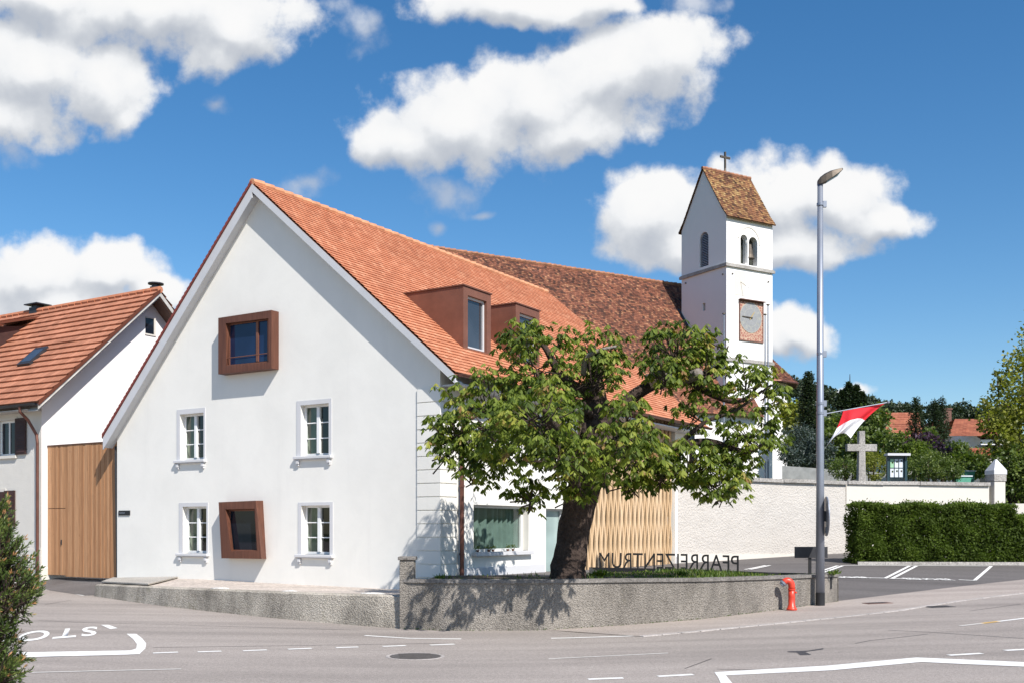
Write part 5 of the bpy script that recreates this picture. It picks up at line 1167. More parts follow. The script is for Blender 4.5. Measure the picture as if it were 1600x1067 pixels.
gp_ = at(1556, 800, 42.2); gpl = thing('stone_gatepost', 'cream gatepost with white pyramid stone cap at end of churchyard wall', 'pillar', (gp_.x, gp_.y, 0), R(12), kind='thing')
hw3 = .25; zt3 = at(1556, 741, 42.2).z
mb = MB(); mb.box((-hw3, -hw3, .5), (hw3, hw3, zt3-.28)); mb.build('shaft', MAT['smooth_cream'], gpl, bevel=.02)
mb = MB(); mb.box((-hw3-.03, -hw3-.03, zt3-.278), (hw3+.03, hw3+.03, zt3)); mb.build('necking', MAT['stone'], gpl, bevel=.02)
za3 = at(1556, 717, 42.2).z; s3 = hw3+.04; mb = MB(); mb.hexa([(-s3, -s3, zt3+.001), (s3, -s3, zt3+.001), (s3, s3, zt3+.001), (-s3, s3, zt3+.001)], [(-s3, -s3, zt3+.16), (s3, -s3, zt3+.16), (s3, s3, zt3+.16), (-s3, s3, zt3+.16)])
for k in range(4):
    c4 = [(-s3, -s3), (s3, -s3), (s3, s3), (-s3, s3)]; a, b = c4[k], c4[(k+1) % 4]; mb.face([(*a, zt3+.162), (*b, zt3+.162), (b[0]*.1, b[1]*.1, za3), (a[0]*.1, a[1]*.1, za3)])
mb.build('pyramid_cap', MAT['trim'], gpl)
sc_ = at(1345.5, 750, 44.5); cr = thing('stone_cross', 'grey stone cross standing behind the churchyard wall', 'cross', (sc_.x, sc_.y, 3.0), R(6))
zt4 = at(1345, 673, 44.5).z-3; zar = at(1345, 699, 44.5).z-3; hw4 = .145
mb = MB(); mb.hexa([(-hw4*1.25, -.12, 0), (hw4*1.25, -.12, 0), (hw4*1.25, .12, 0), (-hw4*1.25, .12, 0)], [(-hw4*.85, -.11, zt4), (hw4*.85, -.11, zt4), (hw4*.85, .11, zt4), (-hw4*.85, .11, zt4)]); mb.build('shaft', MAT['stone'], cr, bevel=.015)
mb = MB(); mb.box((-.65, -.115, zar-.15), (.65, .115, zar+.15)); mb.build('crossbar', MAT['stone'], cr, bevel=.015)
nbp = at(1401, 750, 43.8); nt_ = thing('notice_board', 'small dark glazed notice board with white posters behind the wall', 'notice board', (nbp.x, nbp.y, 3.0), R(4))
zt5 = at(1401, 708, 43.8).z-3; zb5 = at(1401, 746, 43.8).z-3; w5 = 16/F_PX*43.8
mb = MB(); mb.box((-w5, -.06, zb5-.5), (-w5+.1, .06, zt5-.1)); mb.box((w5-.1, -.06, zb5-.5), (w5, .06, zt5-.1)); mb.box((-w5+.1, .0, zb5), (w5-.1, .05, zt5-.1)); mb.build('case', MAT['teal'], nt_)
mb = MB(); mb.box((-w5-.06, -.25, zt5-.098), (w5+.06, .12, zt5)); mb.build('roof', MAT['fascia'], nt_)
for r_ in range(2):
    for k in range(3):
        x0 = -w5+.14+k*(2*w5-.28)/3; x1 = x0+(2*w5-.28)/3-.04; z0 = zb5+.03+r_*(zt5-zb5-.22)/2; z1 = z0+(zt5-zb5-.22)/2-.04
        mb = MB(); mb.box((x0, -.03, z0), (x1, -.004, z1)); po = mb.build('poster', MAT['poster_green'] if (r_ == 1 and k == 0) else MAT['poster'], nt_)
        mb = MB(); zc5 = z0+(z1-z0)*random.uniform(.4, .7); mb.box((x0+.06, -.033, zc5), (x0+.13, -.031, zc5+.08)); mb.build('picture', MAT['leaf_mid'] if k != 2 else MAT['iron'], po)
# grey churchyard wall further back
mb = MB(); a, b = at(1222, 727, 53), at(1450, 743, 49); wall_seg(mb, (a.x, a.y), (b.x, b.y), 2.5, a.z, b.z, 0, .3)
tag(mb.build('churchyard_wall', MAT['plinth']), 'low grey cement wall behind stone cross in the churchyard', 'wall', kind='thing')
# bench-like green troughs near the gatepost
for (px, py, dd_, lab) in ((1509, 737, 47, 'upper pale green garden trough behind the churchyard wall'), (1503, 745, 45.5, 'lower pale green garden trough just above the wall coping')):
    p = at(px, py, dd_); o = thing('garden_trough', lab, 'trough', p, R(5), 'green troughs in the churchyard'); mb = MB()
    mb.hexa([(-.3, -.12, -.5), (.3, -.12, -.5), (.3, .12, -.5), (-.3, .12, -.5)], [(-.34, -.16, .02), (.34, -.16, .02), (.34, .16, .02), (-.34, .16, .02)]); mb.build('body', MAT['green_paint'], o)
    mb = MB(); mb.box((-.38, -.2, .021), (.38, .2, .07)); mb.build('rim', MAT['poster'], o)
mb = MB(); a, b = at(1583, 786, 43.2), at(1660, 786, 43.2); wall_seg(mb, (a.x, a.y), (b.x, b.y), .5, a.z, b.z, 0, .3)
tag(mb.build('low_wall', MAT['smooth_cream']), 'short cream wall piece right of the gatepost', 'wall', kind='thing')

# ------------------------------------------------------------------ foliage
def np_mesh(name, V, n, rnd, mat, parent=None, smooth=False):      # V: (faces, n, 3)
    nf = len(V); me = bpy.data.meshes.new(name); me.vertices.add(nf*n); me.vertices.foreach_set('co', V.reshape(-1).astype(np.float32))
    me.loops.add(nf*n); me.loops.foreach_set('vertex_index', np.arange(nf*n, dtype=np.int32)); me.polygons.add(nf)
    me.polygons.foreach_set('loop_start', np.arange(0, nf*n, n, dtype=np.int32)); me.polygons.foreach_set('loop_total', np.full(nf, n, dtype=np.int32))
    a = me.attributes.new('rnd', 'FLOAT', 'POINT'); a.data.foreach_set('value', np.repeat(rnd, n).astype(np.float32))
    me.update(); me.validate(); me.materials.append(mat); o = bpy.data.objects.new(name, me); COL.objects.link(o)
    if parent: o.parent = parent
    return o
def unit(a): return a/np.maximum(np.linalg.norm(a, axis=-1, keepdims=True), 1e-9)
def rand_dir(n): return unit(RNG.normal(size=(n, 3)))
def leaf_quads(c, d, nrm, L, wd):      # pointed leaves: base, side, tip, side
    s_ = unit(np.cross(d, nrm)); L = L[:, None]; wd = wd[:, None]
    return np.stack([c, c+d*L*.5+s_*wd*.5, c+d*L, c+d*L*.5-s_*wd*.5], 1)
def blob_leaves(blobs, per_m2, L, wd, clump=.5, droop=.2, shell=.55, clump_n=26):
    """leaves gathered in small clumps spread through ellipsoids; blobs: (centre, radii)"""
    Vs, Rs = [], []
    for c, rad in blobs:
        c, rad = np.array(c, float), np.array(rad, float); area = 4*PI*((rad[0]*rad[1])**1.6/3+(rad[0]*rad[2])**1.6/3+(rad[1]*rad[2])**1.6/3)**(1/1.6)
        N_ = max(30, int(area*per_m2)); nc = max(4, N_//clump_n)
        cd = rand_dir(nc); cr_ = (shell+(1.05-shell)*RNG.random(nc)**.6); cc = cd*cr_[:, None]*rad
        k = RNG.integers(0, nc, N_); off = RNG.normal(size=(N_, 3))*clump*min(rad)*.5
        p = c+cc[k]+off; out = unit(cc[k]/rad+RNG.normal(size=(N_, 3))*.7)
        d = unit(out+RNG.normal(size=(N_, 3))*.6+np.array([0, 0, -droop])); nrm = unit(RNG.normal(size=(N_, 3))*.8+np.array([0, 0, .8])+out*.3)
        s = RNG.uniform(.7, 1.3, N_); Vs.append(leaf_quads(p, d, nrm, L*s, wd*s)); Rs.append(np.clip(RNG.random(nc)[k]*.6+RNG.random(N_)*.4, 0, 1))
    return np.concatenate(Vs), np.concatenate(Rs)
def pxblob(px, py, rx, ry, depth, rd=None):
    p = at(px, py, depth); k = depth/F_PX; return ((p.x, p.y, p.z), (rx*k, rd if rd else rx*k, ry*k))

# the chestnut -------------------------------------------------------
TD = 21.95; T0 = at(886, 905, TD)
tree = thing('chestnut_tree', 'old pollarded chestnut tree with drooping leaves in front of house', 'tree', (T0.x, T0.y, .85)); TO = Vector(tree.location)
def tp(px, py, dd_=0): return at(px, py, TD+dd_)-TO
mb = MB()
def limb(pts, rad, n=10):
    P_ = [Vector(p) for p in pts]; out, rr = [], []
    for i in range(len(P_)-1):
        p0, p1_, p2_, p3 = P_[max(i-1, 0)], P_[i], P_[i+1], P_[min(i+2, len(P_)-1)]
        for k in range(4):
            t = k/4; q = .5*((2*p1_)+(-p0+p2_)*t+(2*p0-5*p1_+4*p2_-p3)*t*t+(-p0+3*p1_-3*p2_+p3)*t**3); out.append(q+Vector((random.uniform(-1, 1), random.uniform(-1, 1), 0))*rad[i]*.05); rr.append((rad[i]+(rad[i+1]-rad[i])*t)*random.uniform(.97, 1.035))
    out.append(P_[-1]); rr.append(rad[-1]); mb.tube(out, rr, n)
limb([tp(886, 925), tp(887, 895), tp(893, 850), tp(905, 790), tp(920, 730), tp(932, 670), tp(930, 610), tp(924, 560)], [.42, .375, .335, .345, .36, .29, .21, .11], 16)
limb([tp(912, 745), tp(870, 700, -.2), tp(820, 670, -.3), tp(760, 640, -.4), tp(715, 645, -.5)], [0.192, 0.163, 0.126, 0.089, 0.037])
limb([tp(925, 720), tp(975, 700, .1), tp(1040, 700, .1), tp(1105, 690, 0), tp(1165, 705, -.2), tp(1195, 690, -.3)], [0.192, 0.148, 0.118, 0.089, 0.052, 0.022])
limb([tp(935, 665), tp(975, 630, .3), tp(1020, 600, .4), tp(1070, 592, .4), tp(1120, 575, .3), tp(1138, 540, .2)], [.16, .14, .125, .105, .05, .012])
limb([tp(1075, 592, .4), tp(1120, 620, .2), tp(1160, 625, 0), tp(1195, 590, 0)], [0.096, 0.059, 0.037, 0.015])
limb([tp(1060, 695, .1), tp(1100, 660, 0), tp(1150, 640, -.1), tp(1205, 600, -.1)], [0.067, 0.044, 0.033, 0.015])
limb([tp(915, 730), tp(890, 690, -1.5), tp(860, 660, -3), tp(850, 640, -3.9)], [0.178, 0.133, 0.081, 0.030]); limb([tp(925, 725), tp(960, 690, -1.4), tp(990, 680, -2.6)], [0.148, 0.096, 0.037])
limb([tp(925, 620), tp(880, 590, -.3), tp(850, 540, -.4), tp(820, 515, -.4)], [0.133, 0.096, 0.059, 0.022]); limb([tp(918, 700), tp(880, 670, 1.5), tp(850, 640, 2.6)], [0.148, 0.096, 0.037])
for k in range(14):      # twisted knobs of the pollarded head
    q = tp(random.gauss(930, 14), random.uniform(560, 740), random.uniform(-.3, .3)); mb.tube([q, q+Vector((random.uniform(-.2, .2), random.uniform(-.25, .05), random.uniform(.05, .35)))], [random.uniform(.07, .12), .03], 7)
mb.build('trunk', MAT['bark'], tree, smooth=True)
for stub in range(3):
  mb = MB()
  if stub == 0: limb([tp(912, 585, -.5), tp(915, 560, -.7), tp(935, 548, -.8), tp(963, 541, -.8)], [.06, .05, .04, .022])
  elif stub == 1: limb([tp(1066, 592, .3), tp(1085, 586, .0), tp(1092, 582, -.2)], [.12, .12, .10])
  else: limb([tp(1010, 590, .2), tp(1035, 583, -.1), tp(1050, 590, -.2)], [.07, .08, .06])
  mb.build('pale_stub', MAT['bark_pale'], tree, smooth=True)
CB = [  # px, py, rx, ry, depth offset, depth radius, shoots
 (770, 640, 82, 72, -.3, 1.1, 70), (712, 672, 42, 40, -.6, .8, 26), (838, 565, 62, 58, -.2, 1.0, 44), (935, 545, 48, 36, .2, .8, 24), (855, 645, 50, 52, -1.9, .9, 28), (980, 650, 34, 44, -1.6, .7, 16),
 (815, 520, 30, 22, -.4, .6, 10), (865, 705, 65, 34, -2.6, .8, 22), (790, 700, 70, 36, -.9, .9, 32), (735, 735, 38, 28, -.8, .6, 14), (828, 772, 34, 26, -1.2, .6, 13), (905, 745, 45, 30, -1.2, .6, 16),
 (1056, 540, 52, 34, .4, .9, 44), (1100, 578, 44, 34, .1, .8, 26), (1035, 580, 40, 18, -.5, .4, 12), (925, 585, 40, 34, -.6, .5, 18),  (1165, 600, 34, 40, 0, .6, 17), (1198, 612, 22, 48, -.1, .4, 13), (1170, 670, 44, 34, -.2, .6, 20), (1080, 722, 88, 32, -.1, .9, 56), (1130, 752, 48, 26, -.3, .7, 26), (1030, 735, 40, 26, -.2, .7, 18), (1150, 715, 40, 22, .2, .6, 14),
 (995, 712, 48, 34, -.4, .8, 22), (980, 680, 60, 30, -2.3, .8, 18), (985, 752, 20, 16, -.3, .3, 9), (1085, 640, 34, 26, .2, .5, 12), (900, 600, 60, 40, 1.7, .9, 24), (850, 650, 80, 50, 1.9, 1.0, 24), (960, 690, 60, 40, 1.6, .9, 16),
 (840, 640, 60, 46, -3.7, .7, 22), (760, 660, 45, 40, -2.4, .7, 20), (985, 690, 50, 26, -3.2, .6, 16), (905, 720, 30, 22, -3.0, .4, 8), (945, 735, 20, 12, -3.0, .3, 4), (700, 700, 26, 26, -.7, .4, 8), (1205, 680, 16, 22, -.2, .3, 6), (890, 770, 20, 18, -.9, .3, 5), (1110, 530, 16, 12, .3, .3, 4), (860, 690, 40, 34, -1.5, .5, 12)]
shoots, outs, shr = [], [], []
for px, py, rx, ry, do, rd, ns_ in CB:
    c, rad = pxblob(px, py, rx, ry, TD+do, rd); c = np.array(c); rad = np.array(rad); ns_ = int(ns_*1.38)
    dr = rand_dir(ns_); p = c+dr*rad*(.45+.6*RNG.random((ns_, 1))**.7)
    shoots.append(p); outs.append(unit(dr+np.array([0, 0, .25]))); shr.append(RNG.random(ns_))
shoots, outs, shr = np.concatenate(shoots), np.concatenate(outs), np.concatenate(shr)
NS = len(shoots); NLf = 5; cen, pet, rn = [], [], []
for _ in range(NLf):
    d = unit(outs*.5+RNG.normal(size=(NS, 3))*np.array([.9, .9, .35])+np.array([0, 0, .05])); l_ = RNG.uniform(.08, .26, NS)[:, None]
    cen.append(shoots+d*l_); pet.append(d); rn.append(np.clip(shr*.55+RNG.random(NS)*.5-.03, 0, 1))
cen, pet, rn = np.concatenate(cen), np.concatenate(pet), np.concatenate(rn); NL_ = len(cen)
hz = unit(pet*np.array([1, 1, .15])); side = unit(np.cross(hz, np.array([0, 0, 1.0]))); dz_ = np.array([0, 0, -1.0]); V_, R_ = [], []
for k in range(7):
    a = (k-3)*R(37)+RNG.normal(size=NL_)*.10; ca, sa = np.cos(a)[:, None], np.sin(a)[:, None]
    droop = (.55+RNG.random((NL_, 1))*.9); d = unit(hz*ca+side*sa+dz_*droop); s_ = unit(np.cross(d, np.array([0, 0, 1.0])+RNG.normal(size=(NL_, 3))*.25))
    L = ((.165-.016*abs(k-3))*RNG.uniform(.55, 1.3, NL_))[:, None]; wv = L*.165; sag = dz_*L*.10
    V_.append(np.stack([cen, cen+d*L*.45+s_*wv*.7, cen+d*L*.75+s_*wv+sag*.4, cen+d*L+sag, cen+d*L*.75-s_*wv+sag*.4, cen+d*L*.45-s_*wv*.7], 1)); R_.append(np.clip(rn+RNG.normal(size=NL_)*.06, 0, 1))
V_ = np.concatenate(V_)-np.array(TO); np_mesh('crown', V_, 6, np.concatenate(R_), MAT['leaf_chestnut'], tree)
mb = MB()
for p, o_d in zip(shoots[::2], outs[::2]): a = Vector(p)-TO; b = a-Vector(o_d)*random.uniform(.3, .7)-Vector((0, 0, random.uniform(.0, .2))); mb.tube([b, (a+b)/2+Vector((0, 0, -.03)), a], [.016, .012, .008], 4, False)
mb.build('twigs', MAT['bark'], tree, fix=False)

# hedge -------------------------------------------------------------
def hedge_boxes(boxes, name, n_m2, root):
    Vs, Rs = [], []
    for a, b, dep, z0f, h_ in boxes:
        a, b = np.array(a), np.array(b); L_ = np.linalg.norm(b-a); t = (b-a)/L_; s_ = np.array([-t[1], t[0]])
        for face, N_ in (('f', int(L_*h_*n_m2)), ('t', int(L_*dep*n_m2*1.2)), ('e', int(dep*h_*n_m2))):
            u, v, q = RNG.random(N_)*L_, RNG.random(N_)*h_, RNG.random(N_)*dep
            inn = np.abs(RNG.normal(size=N_))*.10
            bump = .07*np.sin(u*5.1+v*3)+.06*np.sin(u*2.3-v*4.7)+.05*np.sin(v*7+u*.7)
            if face == 'f': q = inn+bump+.08; o_ = np.array([s_[0]*-1, s_[1]*-1, .3])
            elif face == 't': v = h_-inn*.8+.05*np.sin(u*3.3)+.04*np.sin(u*7+q*5); o_ = np.array([0, 0, 1.0])
            else: u = inn+.06*np.sin(v*5+q*4)+.06; o_ = np.array([-t[0], -t[1], .3])
            p = np.stack([a[0]+t[0]*u+s_[0]*q, a[1]+t[1]*u+s_[1]*q, z0f+v], 1)
            d = unit(o_*.7+RNG.normal(size=(N_, 3))*.7); nr_ = unit(RNG.normal(size=(N_, 3))*.7+np.array([0, 0, .5])+o_*.5); sz = RNG.uniform(.6, 1.3, N_)
            keep = (np.sin(u*3.1+1)*np.sin(v*4.3+u) < .72) | (RNG.random(N_) < .25); p, d, nr_, sz, u, v = p[keep], d[keep], nr_[keep], sz[keep], u[keep], v[keep]; N_ = len(p)
            if face == 't': p[:, 2] += np.where(RNG.random(N_) < .06, RNG.random(N_)*.14, 0)
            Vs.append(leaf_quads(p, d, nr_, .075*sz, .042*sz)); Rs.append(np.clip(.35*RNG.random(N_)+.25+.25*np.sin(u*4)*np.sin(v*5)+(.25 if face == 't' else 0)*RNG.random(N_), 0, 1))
    V = np.concatenate(Vs)-np.array(root.location); return np_mesh(name, V, 4, np.concatenate(Rs), MAT['leaf_hedge'], root)
h0 = drape(1341, 881.5, lot_z); h1 = drape(1588, 882, lot_z); h2 = drape(1760, 884, lot_z)
hg = thing('hedge', 'long clipped dark green hedge along the car park below white wall', 'hedge', h0)
zt_h = at(1400, 788, h0.y+.3).z; zt_h2 = at(1590, 807, h1.y+.2).z
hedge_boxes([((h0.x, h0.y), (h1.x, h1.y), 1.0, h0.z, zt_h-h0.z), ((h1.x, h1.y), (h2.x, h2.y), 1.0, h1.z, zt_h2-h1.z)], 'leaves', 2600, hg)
mb = MB()
for a, b, z1 in ((h0, h1, zt_h), (h1, h2, zt_h2)):
    a2, b2 = a-h0, b-h0; n = int((b2-a2).length/.25)
    for k in range(n):
        p = a2+(b2-a2)*((k+random.random())/n)+Vector((0, random.uniform(.3, .75), 0)); mb.tube([(p.x, p.y, -.1), (p.x+random.uniform(-.1, .1), p.y, .8), (p.x+random.uniform(-.25, .25), p.y+random.uniform(-.2, .2), z1-h0.z-.12)], [.03, .02, .008], 5)
mb.build('stems', MAT['bark'], hg)
Vc, Rc = [], []
a, b = np.array(h0), np.array(h2); N_ = 34000; u = RNG.random(N_)*np.linalg.norm((h2-h0).xy); t = unit((b-a)[None, :2])[0]
top_ = np.where(u < (h1-h0).length, zt_h, zt_h2)-h0.z; p = np.stack([a[0]+t[0]*u-t[1]*.5, a[1]+t[1]*u+t[0]*.5, np.zeros(N_)], 1)+np.stack([RNG.normal(size=N_)*.05, RNG.uniform(-.3, .3, N_), h0.z+RNG.random(N_)*(top_-.15)], 1)
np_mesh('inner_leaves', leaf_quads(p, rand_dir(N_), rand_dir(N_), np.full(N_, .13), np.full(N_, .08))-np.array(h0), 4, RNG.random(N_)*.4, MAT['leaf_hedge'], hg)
mb = MB(); kd = densify([h0+Vector((-.05, -.14, 0)), h1+Vector((0, -.14, 0)), h2+Vector((0, -.14, 0))], .9)
for a, b in zip(kd, kd[1:]):
    t = (b-a).normalized(); mb.hexa([(p.x, p.y, p.z-.1) for p in (a, b-t*.01, b-t*.01+Vector((0, .1, 0)), a+Vector((0, .1, 0)))], [(p.x, p.y, p.z+.10) for p in (a, b-t*.01, b-t*.01+Vector((0, .1, 0)), a+Vector((0, .1, 0)))])
tag(mb.build('hedge_kerb', MAT['stone']), None, None, kind='structure')

# bushes and trees of the churchyard ---------------------------------
def bush(name, label, cat, blobs, mat, per=160, L=.16, wd=.09, stem=True, group=None, droop=.2, clump=.35):
    B = [pxblob(*b) for b in blobs]; c = np.mean([b[0] for b in B], 0); depth = c[1]; z0 = terr(c[0], c[1])-.1
    o = thing(name, label, cat, (c[0], c[1], z0), group=group); V, r_ = blob_leaves(B, per, L, wd, clump, droop); np_mesh('foliage' if cat != 'tree' else 'crown', V-np.array([c[0], c[1], z0]), 4, r_, MAT[mat], o)
    mb = MB()
    for b in B:
        q = Vector(b[0])-Vector((c[0], c[1], z0)); w_ = max(.03, min(b[1])*.08); mb.tube([(q.x*.15, q.y*.15, 0), (q.x*.5, q.y*.5, q.z*.5), tuple(q), (q.x, q.y, q.z+b[1][2]*.6)], [w_*1.6, w_*1.1, w_*.7, w_*.2], 6)
    mb.build('trunk' if cat == 'tree' else 'stems', MAT['bark'], o); return o
def conifer(name, label, px, ptop, pbase, wpx, depth, mat, group=None, n=2600, cat='tree', droop=.35, ragged=.3, leafk=1.0):
    b = at(px, pbase, depth); tpz = at(px, ptop, depth).z; z0 = min(terr(b.x, b.y)-.1, b.z); H = tpz-b.z; rad = wpx/2*depth/F_PX
    o = thing(name, label, cat, (b.x, b.y, z0), group=group); hb_ = b.z-z0; n = int(n*2.2)
    nb_ = max(24, n//45); Vs, Rs = [], []; mb = MB(); mb.tube([(0, 0, 0), (0, 0, hb_+H*.5), (0, 0, hb_+H*.98)], [rad*.10+.03, rad*.06+.02, .01], 6)
    for k in range(nb_):
        f = (k+.5)/nb_; f = f**.85; az = k*2.399+random.uniform(-.4, .4); ln = rad*(1-f)**.85*random.uniform(1-ragged, 1.12)+.04*rad; zz = hb_+H*f
        d = np.array([math.cos(az), math.sin(az), -droop+.5*f]); m_ = max(8, int(n/nb_*(.4+1.3*(1-f)))); s = RNG.random(m_)**.7
        p = np.array([0, 0, zz])+d*ln*s[:, None]+RNG.normal(size=(m_, 3))*np.array([.10, .10, .07])*rad*(1.1-s[:, None]*.5); p[:, 2] -= (s**2)*ln*.12
        dd = unit(d+RNG.normal(size=(m_, 3))*.5); Vs.append(leaf_quads(p, dd, unit(RNG.normal(size=(m_, 3))*.5+np.array([0, 0, 1.])), np.full(m_, rad*.11+.03)*leafk*RNG.uniform(.7, 1.3, m_), np.full(m_, rad*.04+.012)*leafk*1.3)); Rs.append(np.clip(random.random()*.5+RNG.random(m_)*.5, 0, 1))
    np_mesh('crown', np.concatenate(Vs), 4, np.concatenate(Rs), MAT[mat], o); mb.build('trunk', MAT['bark'], o); return o
conifer('spruce_tree', 'tall narrow dark spruce left of the lamp pole behind churchyard wall', 1263, 582, 735, 62, 62, 'leaf_dark', n=5200)
bush('yew_bush', 'wide dark blue-green spruce bush beside the church apse', 'bush', [(1250, 690, 26, 24, 57), (1275, 705, 26, 22, 56), (1240, 715, 20, 16, 56)], 'leaf_blue', 260, .2, .06)
bush('broadleaf_tree', 'yellowish green tree right beside the church apse', 'tree', [(1243, 655, 20, 24, 70), (1258, 670, 18, 20, 69)], 'leaf_yellow', 120, .3, .2)
bush('broadleaf_tree', 'dark rounded tree behind flag and lamp pole', 'tree', [(1308, 668, 22, 22, 66), (1328, 690, 22, 24, 65), (1300, 695, 22, 22, 64)], 'leaf_mid', 120, .28, .18)
bush('round_bush', 'olive rounded bush left of the stone cross', 'bush', [(1318, 731, 22, 17, 46.5), (1333, 735, 14, 12, 46.2)], 'leaf_mid', 420, .10, .05)
bush('round_bush', 'small yellow-green bush right of the stone cross', 'bush', [(1366, 727, 20, 20, 47), (1355, 712, 14, 16, 48)], 'leaf_yellow', 380, .10, .055)
bush('broadleaf_tree', 'dark green leafy tree behind the stone cross and flag', 'tree', [(1360, 668, 26, 30, 60), (1380, 698, 18, 20, 58), (1342, 692, 20, 24, 59), (1372, 648, 12, 14, 61)], 'leaf_mid', 170, .22, .14)
bush('broadleaf_tree', 'bright green loose tree above the notice board', 'tree', [(1402, 700, 14, 18, 54), (1414, 690, 10, 14, 55)], 'leaf_mid', 200, .18, .12)
bush('purple_shrub', 'purple leaved shrub right of the notice board', 'bush', [(1445, 692, 22, 13, 52), (1468, 705, 14, 11, 51), (1430, 700, 16, 12, 52)], 'leaf_purple', 260, .16, .08)
bush('dark_shrub', 'dark shrub close behind the notice board', 'bush', [(1432, 712, 26, 22, 49), (1412, 715, 16, 20, 49)], 'leaf_hedge', 300, .14, .08)
bush('arching_shrub', 'broad olive arching shrub between notice board and green troughs', 'bush', [(1450, 727, 34, 20, 46), (1480, 735, 24, 13, 45.5), (1430, 737, 18, 10, 45.5)], 'leaf_mid', 380, .12, .04, droop=.8)
conifer('spruce_tree', 'slim spruce with pointed top right of the flag', 1431, 622, 720, 52, 62, 'leaf_dark', n=2200)
conifer('spruce_tree', 'twin topped spruce before the far chimney, its left spire', 1461, 626, 725, 50, 60, 'leaf_dark', n=2200)
conifer('spruce_tree', 'twin topped spruce before the far chimney, its right spire', 1472, 621, 725, 46, 60.5, 'leaf_dark', n=1900)
bush('broadleaf_tree', 'broad dark green tree below the far red roofs', 'tree', [(1485, 712, 30, 18, 58), (1512, 722, 26, 14, 56), (1455, 690, 16, 18, 59), (1530, 730, 20, 13, 53)], 'leaf_mid', 170, .22, .14)
bush('loose_tree', 'light yellow-green airy tree rising at the right edge', 'tree', [(1575, 640, 34, 40, 46), (1600, 600, 36, 46, 46.5), (1560, 690, 26, 34, 45.5), (1610, 680, 46, 60, 46), (1545, 655, 16, 22, 45.5), (1558, 600, 10, 20, 46), (1640, 560, 40, 60, 47)], 'leaf_yellow', 110, .16, .11, clump=.45)
bush('dark_shrub', 'dark leafy shrub behind the gatepost at right edge', 'bush', [(1590, 745, 26, 36, 45), (1620, 730, 34, 44, 45), (1575, 720, 16, 24, 44.6)], 'leaf_mid', 260, .15, .09)
bush('flower_bush', 'small bush with orange flowers left of the green troughs', 'bush', [(1490, 738, 10, 8, 45)], 'leaf_mid', 500, .08, .04)

# houses beyond the churchyard, hill, forest --------------------------
def far_house(label, ridge_l, ridge_r, eave_l, eave_r, depth, base_drop=4.5, chimney=None):
    a, b = at(*ridge_l, depth+5), at(*ridge_r, depth+5); e, f = at(*eave_l, depth), at(*eave_r, depth)
    zr_, ze_ = (a.z+b.z)/2, (e.z+f.z)/2; o = thing('village_house', label, 'house', (e.x, e.y, ze_-base_drop), group='red roofed village houses'); O = Vector(o.location)
    mb = MB(); A = Vector((e.x, e.y, ze_))-O; LVv = math.hypot(a.y-e.y, zr_-ze_)
    mb.tiles(A, (1, 0, 0), (0, a.y-e.y, zr_-ze_), 0, f.x-e.x, LVv, .34, .04, taper=(a.x-e.x, f.x-b.x)); mb.tiles(A+Vector((0, 2*(a.y-e.y), 0)), (1, 0, 0), (0, -(a.y-e.y), zr_-ze_), 0, f.x-e.x, LVv, .34, .04, taper=(a.x-e.x, f.x-b.x))
    rf = mb.build('roof', MAT['roof_far'], o, fix=False)
    xa, xb_ = max(0, a.x-e.x)+.3, f.x-e.x-max(0, f.x-b.x)-.3; mb = MB(); mb.box((xa, .5, -2), (xb_, 9.3, base_drop-.25)); mb.face([(xa, .5, base_drop-.25), (xa, 9.3, base_drop-.25), (xa, 5, base_drop+zr_-ze_-.3)]); mb.face([(xb_, .5, base_drop-.25), (xb_, 9.3, base_drop-.25), (xb_, 5, base_drop+zr_-ze_-.3)]); mb.build('wall', MAT['neighbour'], o)
    for k in range(3): xx = xa+(xb_-xa)*(k+.5)/3; mb = MB(); mb.box((xx-.5, .47, base_drop-2), (xx+.5, .498, base_drop-.7)); mb.build('window', MAT['dark_glass'], o)
    if chimney: c = at(*chimney, depth+3.2)-O; mb = MB(); mb.box((c.x-.35, c.y-.35, c.z-2.2), (c.x+.35, c.y+.35, c.z)); mb.box((c.x-.42, c.y-.42, c.z+.002), (c.x+.42, c.y+.42, c.z+.12)); mb.build('chimney', MAT['rust'], rf)
far_house('far house with long red roof right of the flag', (1374, 643), (1436, 645), (1392, 690), (1444, 692), 92)
far_house('far house with brown-red hipped roof and dark chimney', (1462, 654), (1484, 655), (1448, 678), (1500, 678), 96, chimney=(1478.5, 640))
far_house('far house with long low red roof near right edge', (1492, 655), (1560, 653), (1482, 681), (1575, 680), 88)
far_house('small red roofed hut below the far right house', (1510, 699), (1546, 699), (1503, 713), (1552, 713), 66, 2.5)
def hz_y(px): return float(np.interp(px, [1180, 1235, 1260, 1285, 1310, 1360, 1400, 1430, 1500, 1545, 1620, 1700], [600, 592, 596, 606, 618, 622, 634, 637, 637, 643, 640, 640]))
fb = []
for k in range(430):
    px = random.uniform(900, 1760) if k % 4 == 0 else random.uniform(1215, 1630); f = random.random(); depth = 420-250*f**1.3; x = (px-800)/F_PX*depth; z = terr(x, depth); s = random.uniform(1.8, 3.6)*(1 if depth > 250 else .8)
    if f < .25: z = at(px, hz_y(px)+random.uniform(1, 9), depth).z-s*1.0
    fb.append(((x, depth, z+s*.5), (s, s, s*random.uniform(.8, 1.25))))
V, r_ = blob_leaves(fb, 4.2, .95, .7, .35, .1, .7, 14); fo_ = np_mesh('hill_forest', V, 4, r_, MAT['forest']); tag(fo_, 'dark green wood covering the far hillside', 'forest', kind='stuff')
